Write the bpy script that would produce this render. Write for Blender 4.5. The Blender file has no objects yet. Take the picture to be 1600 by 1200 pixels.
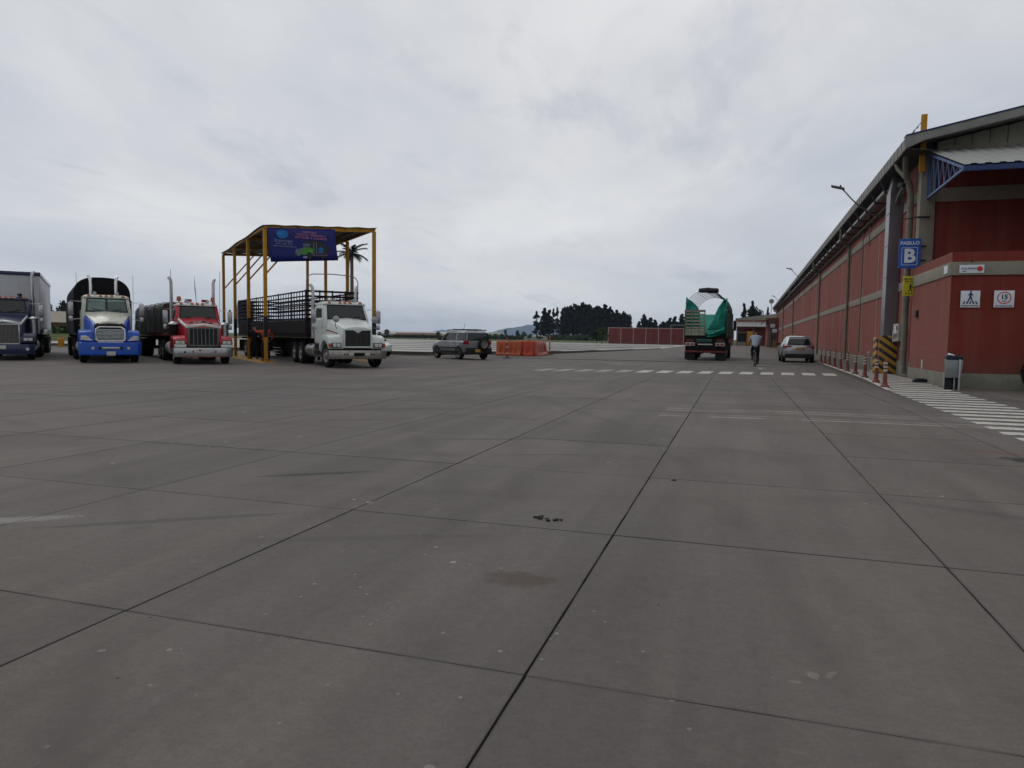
import bpy, bmesh, math, random
import numpy as np
from mathutils import Vector, Matrix, Euler
rnd = random.Random(7)
PI = math.pi
R = math.radians
sc = bpy.context.scene
COL = sc.collection

# ------------------------------------------------------------------ camera
cam_d = bpy.data.cameras.new('camera')
cam = bpy.data.objects.new('camera', cam_d)
COL.objects.link(cam)
yaw, pitch, roll = R(17.4), R(-3.82), R(0.8)
fw = Vector((-math.sin(yaw)*math.cos(pitch), math.cos(yaw)*math.cos(pitch), math.sin(pitch)))
r0 = Vector((math.cos(yaw), math.sin(yaw), 0))
u0 = r0.cross(fw)
rt = r0*math.cos(roll) + u0*math.sin(roll)
up = rt.cross(fw)
mw = Matrix.Identity(4)
for i in range(3):
    mw[i][0] = rt[i]; mw[i][1] = up[i]; mw[i][2] = -fw[i]
mw.translation = Vector((0, 0, 1.3))
cam.matrix_world = mw
cam_d.sensor_width = 36.0
cam_d.lens = 1110/1600*36.0
cam_d.clip_start = 0.05
cam_d.clip_end = 40000
sc.camera = cam

# ------------------------------------------------------------------ world
W = bpy.data.worlds.new('World'); sc.world = W
W.use_nodes = True
nt = W.node_tree; nt.nodes.clear()
SUN_EL, SUN_AZ = R(52), R(285)          # azimuth clockwise from +Y
def wn(t, **k):
    n = nt.nodes.new(t)
    for a, b in k.items(): setattr(n, a, b)
    return n
L = nt.links.new
out = wn('ShaderNodeOutputWorld'); bg = wn('ShaderNodeBackground')
bg.inputs['Strength'].default_value = 0.1
sky = wn('ShaderNodeTexSky', sky_type='NISHITA', sun_disc=False)
sky.sun_elevation = SUN_EL; sky.sun_rotation = SUN_AZ; sky.altitude = 2600
tc = wn('ShaderNodeTexCoord')
sep = wn('ShaderNodeSeparateXYZ'); L(tc.outputs['Generated'], sep.inputs[0])
def m(op, a, b=None, clamp=False, tree=None):
    n = wn('ShaderNodeMath', operation=op, use_clamp=clamp)
    for i, v in enumerate((a, b)):
        if v is None: continue
        if isinstance(v, (int, float)): n.inputs[i].default_value = v
        else: L(v, n.inputs[i])
    return n.outputs[0]
zc = m('ADD', m('MAXIMUM', sep.outputs['Z'], 0.0), 0.17)
cx = wn('ShaderNodeCombineXYZ')
L(m('DIVIDE', sep.outputs['X'], zc), cx.inputs[0]); L(m('DIVIDE', sep.outputs['Y'], zc), cx.inputs[1])
def wnoise(scale, detail, rough, dist, loc=(0, 0, 0), sca=(1, 1, 1), rot=(0, 0, 0)):
    mp = wn('ShaderNodeMapping'); mp.inputs['Location'].default_value = loc; mp.inputs['Scale'].default_value = sca
    mp.inputs['Rotation'].default_value = rot
    L(cx.outputs[0], mp.inputs[0])
    n = wn('ShaderNodeTexNoise'); n.inputs['Scale'].default_value = scale; n.inputs['Detail'].default_value = detail
    n.inputs['Roughness'].default_value = rough; n.inputs['Distortion'].default_value = dist
    L(mp.outputs[0], n.inputs['Vector']); return n.outputs['Fac']
def wramp(f, stops):
    r = wn('ShaderNodeValToRGB'); L(f, r.inputs[0])
    el = r.color_ramp.elements
    while len(el) < len(stops): el.new(0.5)
    for e, (p, c) in zip(el, stops):
        e.position = p; e.color = (*c, 1) if len(c) == 3 else c
    return r.outputs[0]
def wmix(f, a, b, mode='MIX'):
    n = wn('ShaderNodeMix', data_type='RGBA', blend_type=mode)
    if isinstance(f, (int, float)): n.inputs[0].default_value = f
    else: L(f, n.inputs[0])
    for i, v in ((6, a), (7, b)):
        if isinstance(v, tuple): n.inputs[i].default_value = (*v, 1)
        else: L(v, n.inputs[i])
    return n.outputs[2]
base = wramp(wnoise(0.36, 5, .5, .3, (3.1, 1.2, 0), (1, .75, 1), (0, 0, .5)), [(.39, (.50, .535, .59)), (.5, (.645, .655, .673)), (.60, (.775, .778, .783))])
dark = wramp(wnoise(.85, 7, .55, .35, (7.7, 4.1, 0), (1, .6, 1), (0, 0, .6)), [(.53, (0, 0, 0)), (.75, (1, 1, 1))])
c1 = wmix(m('MULTIPLY', dark, .75), base, (.485, .495, .54))
br = wramp(wnoise(.62, 8, .56, .5, (1.4, 9.3, 0), (1, .7, 1)), [(.50, (0, 0, 0)), (.70, (1, 1, 1))])
c2 = wmix(m('MULTIPLY', br, .75), c1, (.78, .775, .765))
scud = wramp(wnoise(1.9, 6, .6, .25, (2.3, 5.8, 0), (1, .5, 1), (0, 0, .45)), [(.575, (0, 0, 0)), (.70, (1, 1, 1))])
c3 = wmix(m('MULTIPLY', scud, .62), c2, (.43, .447, .51))
wisp = wramp(wnoise(4.2, 7, .62, .6, (8.3, 2.2, 0), (1, .45, 1), (0, 0, .5)), [(.50, (0, 0, 0)), (.72, (1, 1, 1))])
c3 = wmix(m('MULTIPLY', wisp, .28), c3, (.48, .50, .55))
# low on the horizon: thin dull bluish cloud bands
hz = m('SUBTRACT', 1.0, m('MULTIPLY', sep.outputs['Z'], 6.5), clamp=True)
c4 = wmix(m('MULTIPLY', hz, .4), c3, (.57, .60, .64))
sc10 = wn('ShaderNodeVectorMath', operation='SCALE'); L(c4, sc10.inputs[0]); sc10.inputs['Scale'].default_value = 10.95
fin = wmix(.94, sky.outputs[0], sc10.outputs[0])
L(fin, bg.inputs['Color']); L(bg.outputs[0], out.inputs['Surface'])

# ------------------------------------------------------------------ sun (overcast)
sd = bpy.data.lights.new('sun', 'SUN'); sd.energy = 0.9; sd.angle = R(35); sd.color = (1, .96, .9)
so = bpy.data.objects.new('sun', sd); COL.objects.link(so)
dsun = Vector((math.sin(SUN_AZ)*math.cos(SUN_EL), math.cos(SUN_AZ)*math.cos(SUN_EL), math.sin(SUN_EL)))
so.rotation_euler = dsun.to_track_quat('Z', 'Y').to_euler()
sc.view_settings.view_transform = 'Standard'; sc.view_settings.look = 'None'
sc.view_settings.exposure = 0; sc.view_settings.gamma = 1; sc.view_settings.use_curve_mapping = False
sc.cycles.max_bounces = 6; sc.cycles.diffuse_bounces = 3; sc.cycles.glossy_bounces = 3
sc.cycles.volume_bounces = 0; sc.cycles.transparent_max_bounces = 8

# ================================================================== helpers
class MB:
    def __init__(s): s.v = []; s.f = []
    def add(s, vs, fs):
        n = len(s.v); s.v += [tuple(p) for p in vs]; s.f += [tuple(i+n for i in f) for f in fs]; return s
    def box(s, x0, x1, y0, y1, z0, z1):
        x0, x1 = min(x0, x1), max(x0, x1); y0, y1 = min(y0, y1), max(y0, y1); z0, z1 = min(z0, z1), max(z0, z1)
        return s.add([(x0,y0,z0),(x1,y0,z0),(x1,y1,z0),(x0,y1,z0),(x0,y0,z1),(x1,y0,z1),(x1,y1,z1),(x0,y1,z1)],
            [(0,3,2,1),(4,5,6,7),(0,1,5,4),(1,2,6,5),(2,3,7,6),(3,0,4,7)])
    def obox(s, c, size, rot=(0,0,0)):
        M = Euler(rot).to_matrix(); h = [q/2 for q in size]; c = Vector(c)
        vs = [c + M @ Vector((a*h[0], b*h[1], d*h[2])) for a, b, d in
              ((-1,-1,-1),(1,-1,-1),(1,1,-1),(-1,1,-1),(-1,-1,1),(1,-1,1),(1,1,1),(-1,1,1))]
        return s.add(vs, [(0,3,2,1),(4,5,6,7),(0,1,5,4),(1,2,6,5),(2,3,7,6),(3,0,4,7)])
    def bar(s, a, b, w, h=None):           # square bar between two points
        a, b = Vector(a), Vector(b); d = (b-a).normalized(); h = h or w
        t = Vector((0,0,1)) if abs(d.z) < .95 else Vector((1,0,0))
        x = d.cross(t).normalized(); y = x.cross(d)
        vs = [p + x*(i*w/2) + y*(j*h/2) for p in (a, b) for i, j in ((-1,-1),(1,-1),(1,1),(-1,1))]
        return s.add(vs, [(0,3,2,1),(4,5,6,7),(0,1,5,4),(1,2,6,5),(2,3,7,6),(3,0,4,7)])
    def cyl(s, a, b, ra, rb=None, n=12, caps=True):
        rb = ra if rb is None else rb
        a, b = Vector(a), Vector(b); d = (b-a).normalized()
        t = Vector((0,0,1)) if abs(d.z) < .95 else Vector((1,0,0))
        x = d.cross(t).normalized(); y = x.cross(d)
        vs = [p + (x*math.cos(2*PI*i/n) + y*math.sin(2*PI*i/n))*r for p, r in ((a, ra), (b, rb)) for i in range(n)]
        fs = [(i, (i+1) % n, n+(i+1) % n, n+i) for i in range(n)]
        if caps: fs += [tuple(range(n-1, -1, -1)), tuple(range(n, 2*n))]
        return s.add(vs, fs)
    def tube(s, pts, r, n=8):
        pts = [Vector(p) for p in pts]; rs = r if isinstance(r, (list, tuple)) else [r]*len(pts)
        vs = []; x = None
        for i, p in enumerate(pts):
            d = (pts[min(i+1, len(pts)-1)] - pts[max(i-1, 0)]).normalized()
            if x is None:
                t = Vector((0,0,1)) if abs(d.z) < .9 else Vector((1,0,0)); x = d.cross(t).normalized()
            else: x = (x - d*x.dot(d)).normalized()
            y = x.cross(d)
            vs += [p + (x*math.cos(2*PI*k/n) + y*math.sin(2*PI*k/n))*rs[i] for k in range(n)]
        fs = [(i*n+k, i*n+(k+1) % n, (i+1)*n+(k+1) % n, (i+1)*n+k) for i in range(len(pts)-1) for k in range(n)]
        fs += [tuple(range(n-1, -1, -1)), tuple(range((len(pts)-1)*n, len(pts)*n))]
        return s.add(vs, fs)
    def prism(s, poly, ax, a, b, taper=None):   # polygon in the plane normal to ax ('x': (y,z), 'y': (x,z), 'z': (x,y))
        def mk(p, t):
            return {'x': (t, p[0], p[1]), 'y': (p[0], t, p[1]), 'z': (p[0], p[1], t)}[ax]
        n = len(poly); q = taper or poly
        vs = [mk(p, a) for p in poly] + [mk(p, b) for p in q]
        return s.add(vs, [tuple(range(n-1, -1, -1)), tuple(range(n, 2*n))] + [(i, (i+1) % n, n+(i+1) % n, n+i) for i in range(n)])
    def loft(s, rings, closed=True, caps=True):
        n = len(rings[0]); vs = [p for r in rings for p in r]; fs = []
        for i in range(len(rings)-1):
            for k in range(n if closed else n-1):
                fs.append((i*n+k, i*n+(k+1) % n, (i+1)*n+(k+1) % n, (i+1)*n+k))
        if caps: fs += [tuple(range(n-1, -1, -1)), tuple(range((len(rings)-1)*n, len(rings)*n))]
        return s.add(vs, fs)
    def lathe(s, prof, c, ax='y', n=20):
        c = Vector(c); rings = []
        for i in range(n):
            a = 2*PI*i/n; ca, sa = math.cos(a), math.sin(a)
            rings.append([c + Vector({'y': (r*ca, h, r*sa), 'z': (r*ca, r*sa, h), 'x': (h, r*ca, r*sa)}[ax]) for r, h in prof])
        k = len(prof); vs = [p for r in rings for p in r]
        fs = [(i*k+j, ((i+1) % n)*k+j, ((i+1) % n)*k+j+1, i*k+j+1) for i in range(n) for j in range(k-1)]
        return s.add(vs, fs)
    def quad(s, a, b, c, d): return s.add([a, b, c, d], [(0,1,2,3)])
    def slab(s, a, b, c, d, t):              # quad with thickness t along its normal
        a, b, c, d = map(Vector, (a, b, c, d)); nn = (b-a).cross(d-a).normalized()*t
        return s.add([a,b,c,d,a+nn,b+nn,c+nn,d+nn], [(0,3,2,1),(4,5,6,7),(0,1,5,4),(1,2,6,5),(2,3,7,6),(3,0,4,7)])
    def mesh(s, name, mat, bevel=0, seg=2, smooth=True, angle=38):
        me = bpy.data.meshes.new(name); me.from_pydata(s.v, [], s.f)
        bm = bmesh.new(); bm.from_mesh(me)
        bmesh.ops.recalc_face_normals(bm, faces=bm.faces)
        if bevel:
            es = [e for e in bm.edges if len(e.link_faces) == 2 and e.calc_face_angle(0) > R(32)]
            try: bmesh.ops.bevel(bm, geom=es, offset=bevel, segments=seg, affect='EDGES', profile=.6, clamp_overlap=True)
            except Exception: pass
        bm.to_mesh(me); bm.free()
        if mat: me.materials.append(mat)
        if smooth:
            me.shade_smooth(); me.set_sharp_from_angle(angle=R(angle))
        return me
    def build(s, name, mat, parent=None, loc=None, rot=None, bevel=0, seg=2, smooth=True, label=None, kind=None, angle=38):
        o = link(name, s.mesh(name, mat, bevel, seg, smooth, angle), parent, loc, rot)
        if label: o['label'] = label
        if kind: o['kind'] = kind
        return o

def link(name, me, parent=None, loc=None, rot=None):
    o = bpy.data.objects.new(name, me); COL.objects.link(o)
    if parent: o.parent = parent
    if loc: o.location = loc
    if rot: o.rotation_euler = rot
    return o
def thing(name, label, cat, loc=(0,0,0), rotz=0, group=None, scale=1):
    o = bpy.data.objects.new(name, None); COL.objects.link(o)
    o.location = loc; o.rotation_euler = (0, 0, rotz); o.scale = (scale,)*3
    o.empty_display_size = .2
    return tag(o, label, cat, group)
def tag(o, label, cat, group=None, kind=None):
    o['label'] = label; o['category'] = cat
    if group: o['group'] = group
    if kind: o['kind'] = kind
    return o
def struct(o): o['kind'] = 'structure'; return o
def copy_thing(root, loc, rotz=None, label=None):
    r = root.copy(); COL.objects.link(r); r.location = loc
    if rotz is not None: r.rotation_euler = (0, 0, rotz)
    if label: r['label'] = label
    for c in list(root.children):
        k = c.copy(); COL.objects.link(k); k.parent = r
        for g in c.children:
            q = g.copy(); COL.objects.link(q); q.parent = k
    return r

# ------------------------------------------------------------------ materials
def nodes_of(name):
    mt = bpy.data.materials.new(name); mt.use_nodes = True
    t = mt.node_tree; b = t.nodes['Principled BSDF']; return mt, t, b
class N:                                    # tiny node-writing helper
    def __init__(s, t): s.t = t
    def n(s, typ, **k):
        q = s.t.nodes.new(typ)
        for a, b in k.items(): setattr(q, a, b)
        return q
    def l(s, a, b): s.t.links.new(a, b)
    def val(s, sock, v):
        if isinstance(v, (int, float)): sock.default_value = v
        elif isinstance(v, tuple): sock.default_value = (*v, 1) if len(v) == 3 and sock.type == 'RGBA' else v
        else: s.l(v, sock)
    def m(s, op, a, b=0.0, c=None, clamp=False):
        q = s.n('ShaderNodeMath', operation=op, use_clamp=clamp); s.val(q.inputs[0], a); s.val(q.inputs[1], b)
        if c is not None: s.val(q.inputs[2], c)
        return q.outputs[0]
    def noise(s, vec, scale, detail=4, rough=.5, dist=0):
        q = s.n('ShaderNodeTexNoise'); q.inputs['Scale'].default_value = scale; q.inputs['Detail'].default_value = detail
        q.inputs['Roughness'].default_value = rough; q.inputs['Distortion'].default_value = dist
        s.l(vec, q.inputs['Vector']); return q.outputs['Fac']
    def map(s, vec, loc=(0,0,0), rot=(0,0,0), sca=(1,1,1)):
        q = s.n('ShaderNodeMapping'); q.inputs[1].default_value = loc; q.inputs[2].default_value = rot; q.inputs[3].default_value = sca
        s.l(vec, q.inputs[0]); return q.outputs[0]
    def ramp(s, f, p0, p1, c0=(0,0,0), c1=(1,1,1)):
        q = s.n('ShaderNodeValToRGB'); s.l(f, q.inputs[0]); e = q.color_ramp.elements
        e[0].position = p0; e[1].position = p1; e[0].color = (*c0, 1); e[1].color = (*c1, 1); return q.outputs[0]
    def mix(s, f, a, b, mode='MIX'):
        q = s.n('ShaderNodeMix', data_type='RGBA', blend_type=mode); s.val(q.inputs[0], f); s.val(q.inputs[6], a); s.val(q.inputs[7], b)
        return q.outputs[2]
    def bump(s, h, strength, dist=.02):
        q = s.n('ShaderNodeBump'); q.inputs['Strength'].default_value = strength; q.inputs['Distance'].default_value = dist
        s.l(h, q.inputs['Height']); return q.outputs[0]
_mc = {}
def pm(name, col, rough=.6, metal=0, var=.18, vs=2.5, bump=0, bs=40, dirt=0, dcol=(.11, .095, .08), coat=0, spec=.22, stretch=(1,1,1), randv=0):
    if name in _mc: return _mc[name]
    mt, t, b = nodes_of(name); k = N(t)
    g = k.n('ShaderNodeTexCoord').outputs['Object']
    if stretch != (1,1,1): g = k.map(g, sca=stretch)
    f = k.noise(g, vs, 5, .6)
    lo = tuple(c*(1-var) for c in col); hi = tuple(min(1, c*(1+var)) for c in col)
    c = k.ramp(f, .3, .7, lo, hi)
    if randv:
        oi = k.n('ShaderNodeObjectInfo').outputs['Random']
        hs = k.n('ShaderNodeHueSaturation'); k.l(c, hs.inputs['Color']); k.l(k.m('MULTIPLY_ADD', oi, randv*2, 1-randv), hs.inputs['Value']); c = hs.outputs[0]
    if dirt:
        d = k.ramp(k.noise(g, vs*2.7, 7, .7, .4), .48, .75)
        c = k.mix(k.m('MULTIPLY', d, dirt), c, dcol)
        k.l(k.m('MULTIPLY_ADD', d, .35*dirt, rough, clamp=True), b.inputs['Roughness'])
    else: b.inputs['Roughness'].default_value = rough
    k.l(c, b.inputs['Base Color'])
    b.inputs['Metallic'].default_value = metal
    b.inputs['Specular IOR Level'].default_value = spec
    if coat: b.inputs['Coat Weight'].default_value = coat; b.inputs['Coat Roughness'].default_value = .08
    if bump: k.l(k.bump(k.noise(g, bs, 4, .6), bump), b.inputs['Normal'])
    _mc[name] = mt; return mt
# ------------------------------------------------------------------ concrete
def concrete(name, col, joints=False, marks=True):
    mt, t, b = nodes_of(name); k = N(t)
    P = k.n('ShaderNodeNewGeometry').outputs['Position']
    warm = k.noise(P, .11, 4, .55, .3)
    c = k.ramp(warm, .3, .72, tuple(x*y for x, y in zip(col, (.80, .85, .90))), tuple(x*y for x, y in zip(col, (1.16, 1.10, 1.05))))
    blot = k.noise(P, .55, 6, .62, .4)
    c = k.mix(k.m('MULTIPLY', k.ramp(blot, .42, .66), .42), c, tuple(x*.76 for x in col))
    st = k.noise(k.map(P, rot=(0,0,R(24)), sca=(1.5, .13, 1)), .9, 6, .6, .5)     # broomed / tyre streaks
    c = k.mix(k.m('MULTIPLY', k.ramp(st, .44, .68), .62), c, tuple(x*.66 for x in col))
    st2 = k.noise(k.map(P, loc=(3,9,0), rot=(0,0,R(-20)), sca=(1.8, .16, 1)), .8, 6, .6, .6)
    c = k.mix(k.m('MULTIPLY', k.ramp(st2, .48, .70), .45), c, tuple(x*1.36 for x in col))
    med = k.noise(P, 3.2, 6, .68, .5)
    c = k.mix(k.m('MULTIPLY', k.ramp(med, .45, .75), .28), c, tuple(x*.70 for x in col))
    fine = k.noise(P, 45, 4, .7)
    g2 = k.noise(P, 14, 5, .75); g3 = k.noise(P, 160, 3, .7)
    gr = k.m('ADD', k.m('ADD', k.m('MULTIPLY', k.m('SUBTRACT', fine, .5), .55), k.m('MULTIPLY', k.m('SUBTRACT', g2, .5), .55)), k.m('MULTIPLY', k.m('SUBTRACT', g3, .5), .6))
    hv = k.n('ShaderNodeHueSaturation'); k.l(c, hv.inputs['Color']); k.l(k.m('ADD', gr, 1.0), hv.inputs['Value']); c = hv.outputs[0]
    oi = k.n('ShaderNodeObjectInfo').outputs['Random']
    hs = k.n('ShaderNodeHueSaturation'); k.l(c, hs.inputs['Color']); k.l(k.m('MULTIPLY_ADD', oi, .13, .935), hs.inputs['Value']); c = hs.outputs[0]
    sp = k.n('ShaderNodeSeparateXYZ'); k.l(P, sp.inputs[0]); X, Y = sp.outputs[0], sp.outputs[1]
    if marks:
        # pale drips and gum spots
        for s, th, seed, am in ((1.6, .030, 0, .55), (3.1, .042, 5, .50), (6, .055, 11, .45), (10, .07, 3, .35)):
            v = k.n('ShaderNodeTexVoronoi'); v.inputs['Scale'].default_value = s; k.l(k.map(P, loc=(seed, seed*.7, 0)), v.inputs['Vector'])
            d = k.m('ADD', v.outputs['Distance'], k.m('MULTIPLY', k.noise(P, 30, 3), .06))
            hit = k.m('LESS_THAN', d, th+.045)
            sel = k.n('ShaderNodeSeparateColor'); k.l(v.outputs['Color'], sel.inputs[0])
            on = k.m('GREATER_THAN', sel.outputs[0], .62)
            reg = k.ramp(k.noise(k.map(P, loc=(2.2, .6, 0)), .33, 3), .44, .58)
            c = k.mix(k.m('MULTIPLY', k.m('MULTIPLY', hit, on), k.m('MULTIPLY', reg, am)), c, (.36, .345, .315))
        # dark crumbs
        v = k.n('ShaderNodeTexVoronoi'); v.inputs['Scale'].default_value = 4.3; k.l(P, v.inputs['Vector'])
        sel = k.n('ShaderNodeSeparateColor'); k.l(v.outputs['Color'], sel.inputs[0])
        hit = k.m('MULTIPLY', k.m('LESS_THAN', k.m('ADD', v.outputs['Distance'], k.m('MULTIPLY', k.noise(P, 60, 3), .05)), .062), k.m('GREATER_THAN', sel.outputs[1], .66))
        c = k.mix(k.m('MULTIPLY', hit, .75), c, (.02, .018, .017))
        # single stains: (x, y, rx, ry, angle, colour, strength, noise)
        for x, y, rx, ry, an, cc, am, nz in ((-1.07, 3.58, .22, .13, 0, (.055, .035, .025), .6, 2.0), (-3.65, 5.72, .55, .07, -35, (.03, .03, .03), .75, 4.0),
                (-3.0, 8.4, .9, .10, -25, (.045, .042, .04), .55, 3), (-4.75, 3.5, .55, .10, -35, (.24, .235, .22), .55, 6), (-3.7, 3.9, 1.0, .06, -35, (.05, .048, .045), .6, 3),
                (3.25, 9.2, .42, .27, 10, (.02, .019, .018), .95, 1.5), (3.0, 9.75, .42, .07, 30, (.12, .045, .025), .7, 3),
                (.33, 2.92, .030, .035, 0, (.24, .225, .20), .4, 9), (.40, 2.95, .014, .05, 30, (.24, .225, .20), .4, 9), (.26, 2.84, .03, .012, 0, (.24, .225, .20), .3, 9), (-3.75, 5.62, .5, .045, -35, (.03, .03, .03), .7, 5), (-5.4, 9.6, .9, .06, -30, (.045, .043, .04), .6, 4), (-1.9, 7.6, .7, .05, -22, (.05, .047, .044), .55, 4), (-2.2, 4.0, .9, .08, -25, (.06, .055, .05), .45, 3), (1.9, 6.2, .8, .1, 20, (.06, .056, .052), .5, 3), (-8.5, 15, 2.6, .14, -12, (.045, .042, .04), .6, 3), (-13, 17.5, 2.6, .16, -8, (.045, .042, .04), .65, 3), (-6, 11, 2.2, .2, -30, (.055, .05, .047), .5, 3)):
            ca, sa = math.cos(R(an)), math.sin(R(an))
            dx, dy = k.m('SUBTRACT', X, x), k.m('SUBTRACT', Y, y)
            u = k.m('DIVIDE', k.m('ADD', k.m('MULTIPLY', dx, ca), k.m('MULTIPLY', dy, -sa)), rx)
            w = k.m('DIVIDE', k.m('ADD', k.m('MULTIPLY', dx, sa), k.m('MULTIPLY', dy, ca)), ry)
            r2 = k.m('ADD', k.m('MULTIPLY', u, u), k.m('MULTIPLY', w, w))
            r2 = k.m('ADD', r2, k.m('MULTIPLY', k.m('SUBTRACT', k.noise(P, 6*nz, 4, .75), .5), 2.6))
            k_ = k.ramp(r2, .35, 1.1, (1,1,1), (0,0,0))
            c = k.mix(k.m('MULTIPLY', k_, am), c, cc)
        # pale scuffs dragged in long arcs on the right
        for cx_, cy_, rad, wd in ((2.5, -10.5, 24.4, .07), (2.5, -10.5, 24.05, .06), (2.9, -9.0, 21.9, .05), (2.9, -9.0, 21.6, .04), (3.5, -14, 26.6, .05)):
            dx, dy = k.m('SUBTRACT', X, cx_), k.m('SUBTRACT', Y, cy_)
            rr = k.m('SQRT', k.m('ADD', k.m('MULTIPLY', dx, dx), k.m('MULTIPLY', dy, dy)))
            band = k.m('LESS_THAN', k.m('ABSOLUTE', k.m('SUBTRACT', rr, k.m('MULTIPLY_ADD', k.noise(P, .6, 2), .3, rad-.15))), wd)
            brk = k.m('MULTIPLY', k.ramp(k.noise(P, 1.4, 4, .7), .38, .52), k.m('MULTIPLY', k.m('GREATER_THAN', X, -1.2), k.m('LESS_THAN', X, 4.2)))
            c = k.mix(k.m('MULTIPLY', k.m('MULTIPLY', band, brk), .42), c, (.30, .285, .26))
    if not joints:
        for a_, o_, per in ((X, .73+97, 1.94), (Y, -2.55+103, 2.06)):      # crumbled, dirty strip beside each joint
            d = k.m('MULTIPLY', k.m('SUBTRACT', .5, k.m('ABSOLUTE', k.m('SUBTRACT', k.m('FRACT', k.m('DIVIDE', k.m('ADD', a_, o_), per)), .5))), per)
            wv = k.m('MULTIPLY', k.m('POWER', k.noise(P, 7, 6, .8), 3.0), .10)
            c = k.mix(k.m('MULTIPLY', k.m('LESS_THAN', d, wv), .35), c, (.040, .036, .033))
        for cx_, cy_, rad, wd, am in ((-16, -9, 17.6, .16, .30), (-16, -9, 18.9, .16, .26), (-22, 1, 20.8, .15, .3), (-22, 1, 22.5, .15, .28), (14, 22, 17.5, .18, .26), (14, 22, 19.3, .18, .24), (-9, 34, 27.5, .2, .25), (-9, 34, 29.4, .2, .22), (-40, -14, 42.5, .2, .25), (-40, -14, 44.4, .2, .25)):
            dx, dy = k.m('SUBTRACT', X, cx_), k.m('SUBTRACT', Y, cy_)
            rr = k.m('SUBTRACT', k.m('SQRT', k.m('ADD', k.m('MULTIPLY', dx, dx), k.m('MULTIPLY', dy, dy))), rad)
            f_ = k.m('SUBTRACT', 1.0, k.m('DIVIDE', k.m('ABSOLUTE', k.m('ADD', rr, k.m('MULTIPLY_ADD', k.noise(P, 1.5, 4), .3, -.15))), wd), clamp=True)
            c = k.mix(k.m('MULTIPLY', k.m('MULTIPLY', f_, k.ramp(k.noise(P, .45, 4, .6), .42, .62)), am*1.5), c, tuple(x*.52 for x in col))
    if joints:
        fx = k.m('ABSOLUTE', k.m('SUBTRACT', k.m('FRACT', k.m('DIVIDE', k.m('ADD', X, .73+97), 1.94)), .5))
        fy = k.m('ABSOLUTE', k.m('SUBTRACT', k.m('FRACT', k.m('DIVIDE', k.m('ADD', Y, -2.55+103), 2.06)), .5))
        j = k.m('MAXIMUM', k.m('GREATER_THAN', fx, .4955), k.m('GREATER_THAN', fy, .4965))
        c = k.mix(k.m('MULTIPLY', j, k.ramp(k.noise(P, .5, 3), .35, .6, (.25,)*3, (.7,)*3)), c, (.035, .033, .03))
    k.l(c, b.inputs['Base Color'])
    k.l(k.m('MULTIPLY_ADD', blot, .25, .62), b.inputs['Roughness']); b.inputs['Specular IOR Level'].default_value = .22
    k.l(k.bump(k.m('ADD', k.noise(P, 90, 4, .6), k.m('MULTIPLY', st, .6)), .25, .004), b.inputs['Normal'])
    return mt
CON = (.102, .0900, .0820)
m_slab = concrete('yard_concrete', CON)
m_yard = concrete('yard_concrete_far', CON, joints=True)
m_pale = concrete('pale_concrete', (.36, .355, .335), marks=False)
m_joint = pm('joint_filler', (.022, .020, .019), .9)
m_kerb = pm('kerb_concrete', (.075, .062, .05), .85, bump=.3, dirt=.6)
m_white = pm('road_paint', (.42, .41, .38), .75, var=.15, vs=5, dirt=.95, dcol=(.13, .12, .11))
m_yellowp = pm('yellow_floor_paint', (.30, .17, .03), .75, dirt=.7, dcol=(.12, .10, .08))
m_grass = pm('grass_field', (.060, .075, .028), .95, var=.4, vs=.05, dirt=.5, dcol=(.10, .085, .045), spec=.1)
m_dgreen = pm('dark_foliage', (.011, .016, .011), .85, var=.45, vs=.6, spec=.15)
m_green = pm('green_foliage', (.035, .052, .020), .85, var=.45, vs=.6, spec=.15)
m_trunk = pm('bark', (.10, .085, .07), .9, vs=4)

# ================================================================== ground
g = MB(); S = 9000
g.quad((-S,-S,0),(S,-S,0),(S,S,0),(-S,S,0))
struct(g.build('ground', m_grass, loc=(0,0,-.14), smooth=False))
XS0, NX, DX = -.73-1.94*9, 12, 1.94
YS0, NY, DY = 2.55-2.06*2, 13, 2.06
XS1, YS1 = XS0+NX*DX, YS0+NY*DY
yard = MB().quad((XS0,YS0,-.03),(XS1,YS0,-.03),(XS1,YS1,-.03),(XS0,YS1,-.03)).build('yard', m_joint, smooth=False)
struct(yard)
GAPY = [.008, .002, .0055, .009, .009, .008, .009, .012, .012, .012, .013, .013, .013, .013]
def edge_pts(a, b_, n_, jt):                # worn, slightly ragged slab edge
    return [(a[0]+(b_[0]-a[0])*i/n_+rnd.uniform(-jt, jt), a[1]+(b_[1]-a[1])*i/n_+rnd.uniform(-jt, jt), 0) for i in range(n_)]
for j in range(NY):
    var = []
    for v in range(3):
        a = .010+.002*rnd.random(); x0, x1, y0, y1 = a/2, DX-a/2, GAPY[j]/2, DY-GAPY[j+1]/2
        jt = .0022 if j < 5 else .003; n_ = 9
        top = edge_pts((x0,y0), (x1,y0), n_, jt)+edge_pts((x1,y0), (x1,y1), n_, jt)+edge_pts((x1,y1), (x0,y1), n_, jt)+edge_pts((x0,y1), (x0,y0), n_, jt)
        q_ = len(top); sm_ = MB().add(top+[(x, y_, -.028) for x, y_, z in top], [tuple(range(q_))]+[(i, q_+i, q_+(i+1) % q_, (i+1) % q_) for i in range(q_)])
        var.append(sm_.mesh('slab', m_slab, smooth=False))
    for i in range(NX):
        link('slab', var[(i*2+j) % 3], yard, (XS0+i*DX, YS0+j*DY, rnd.uniform(-.0012, .0012)))
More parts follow.
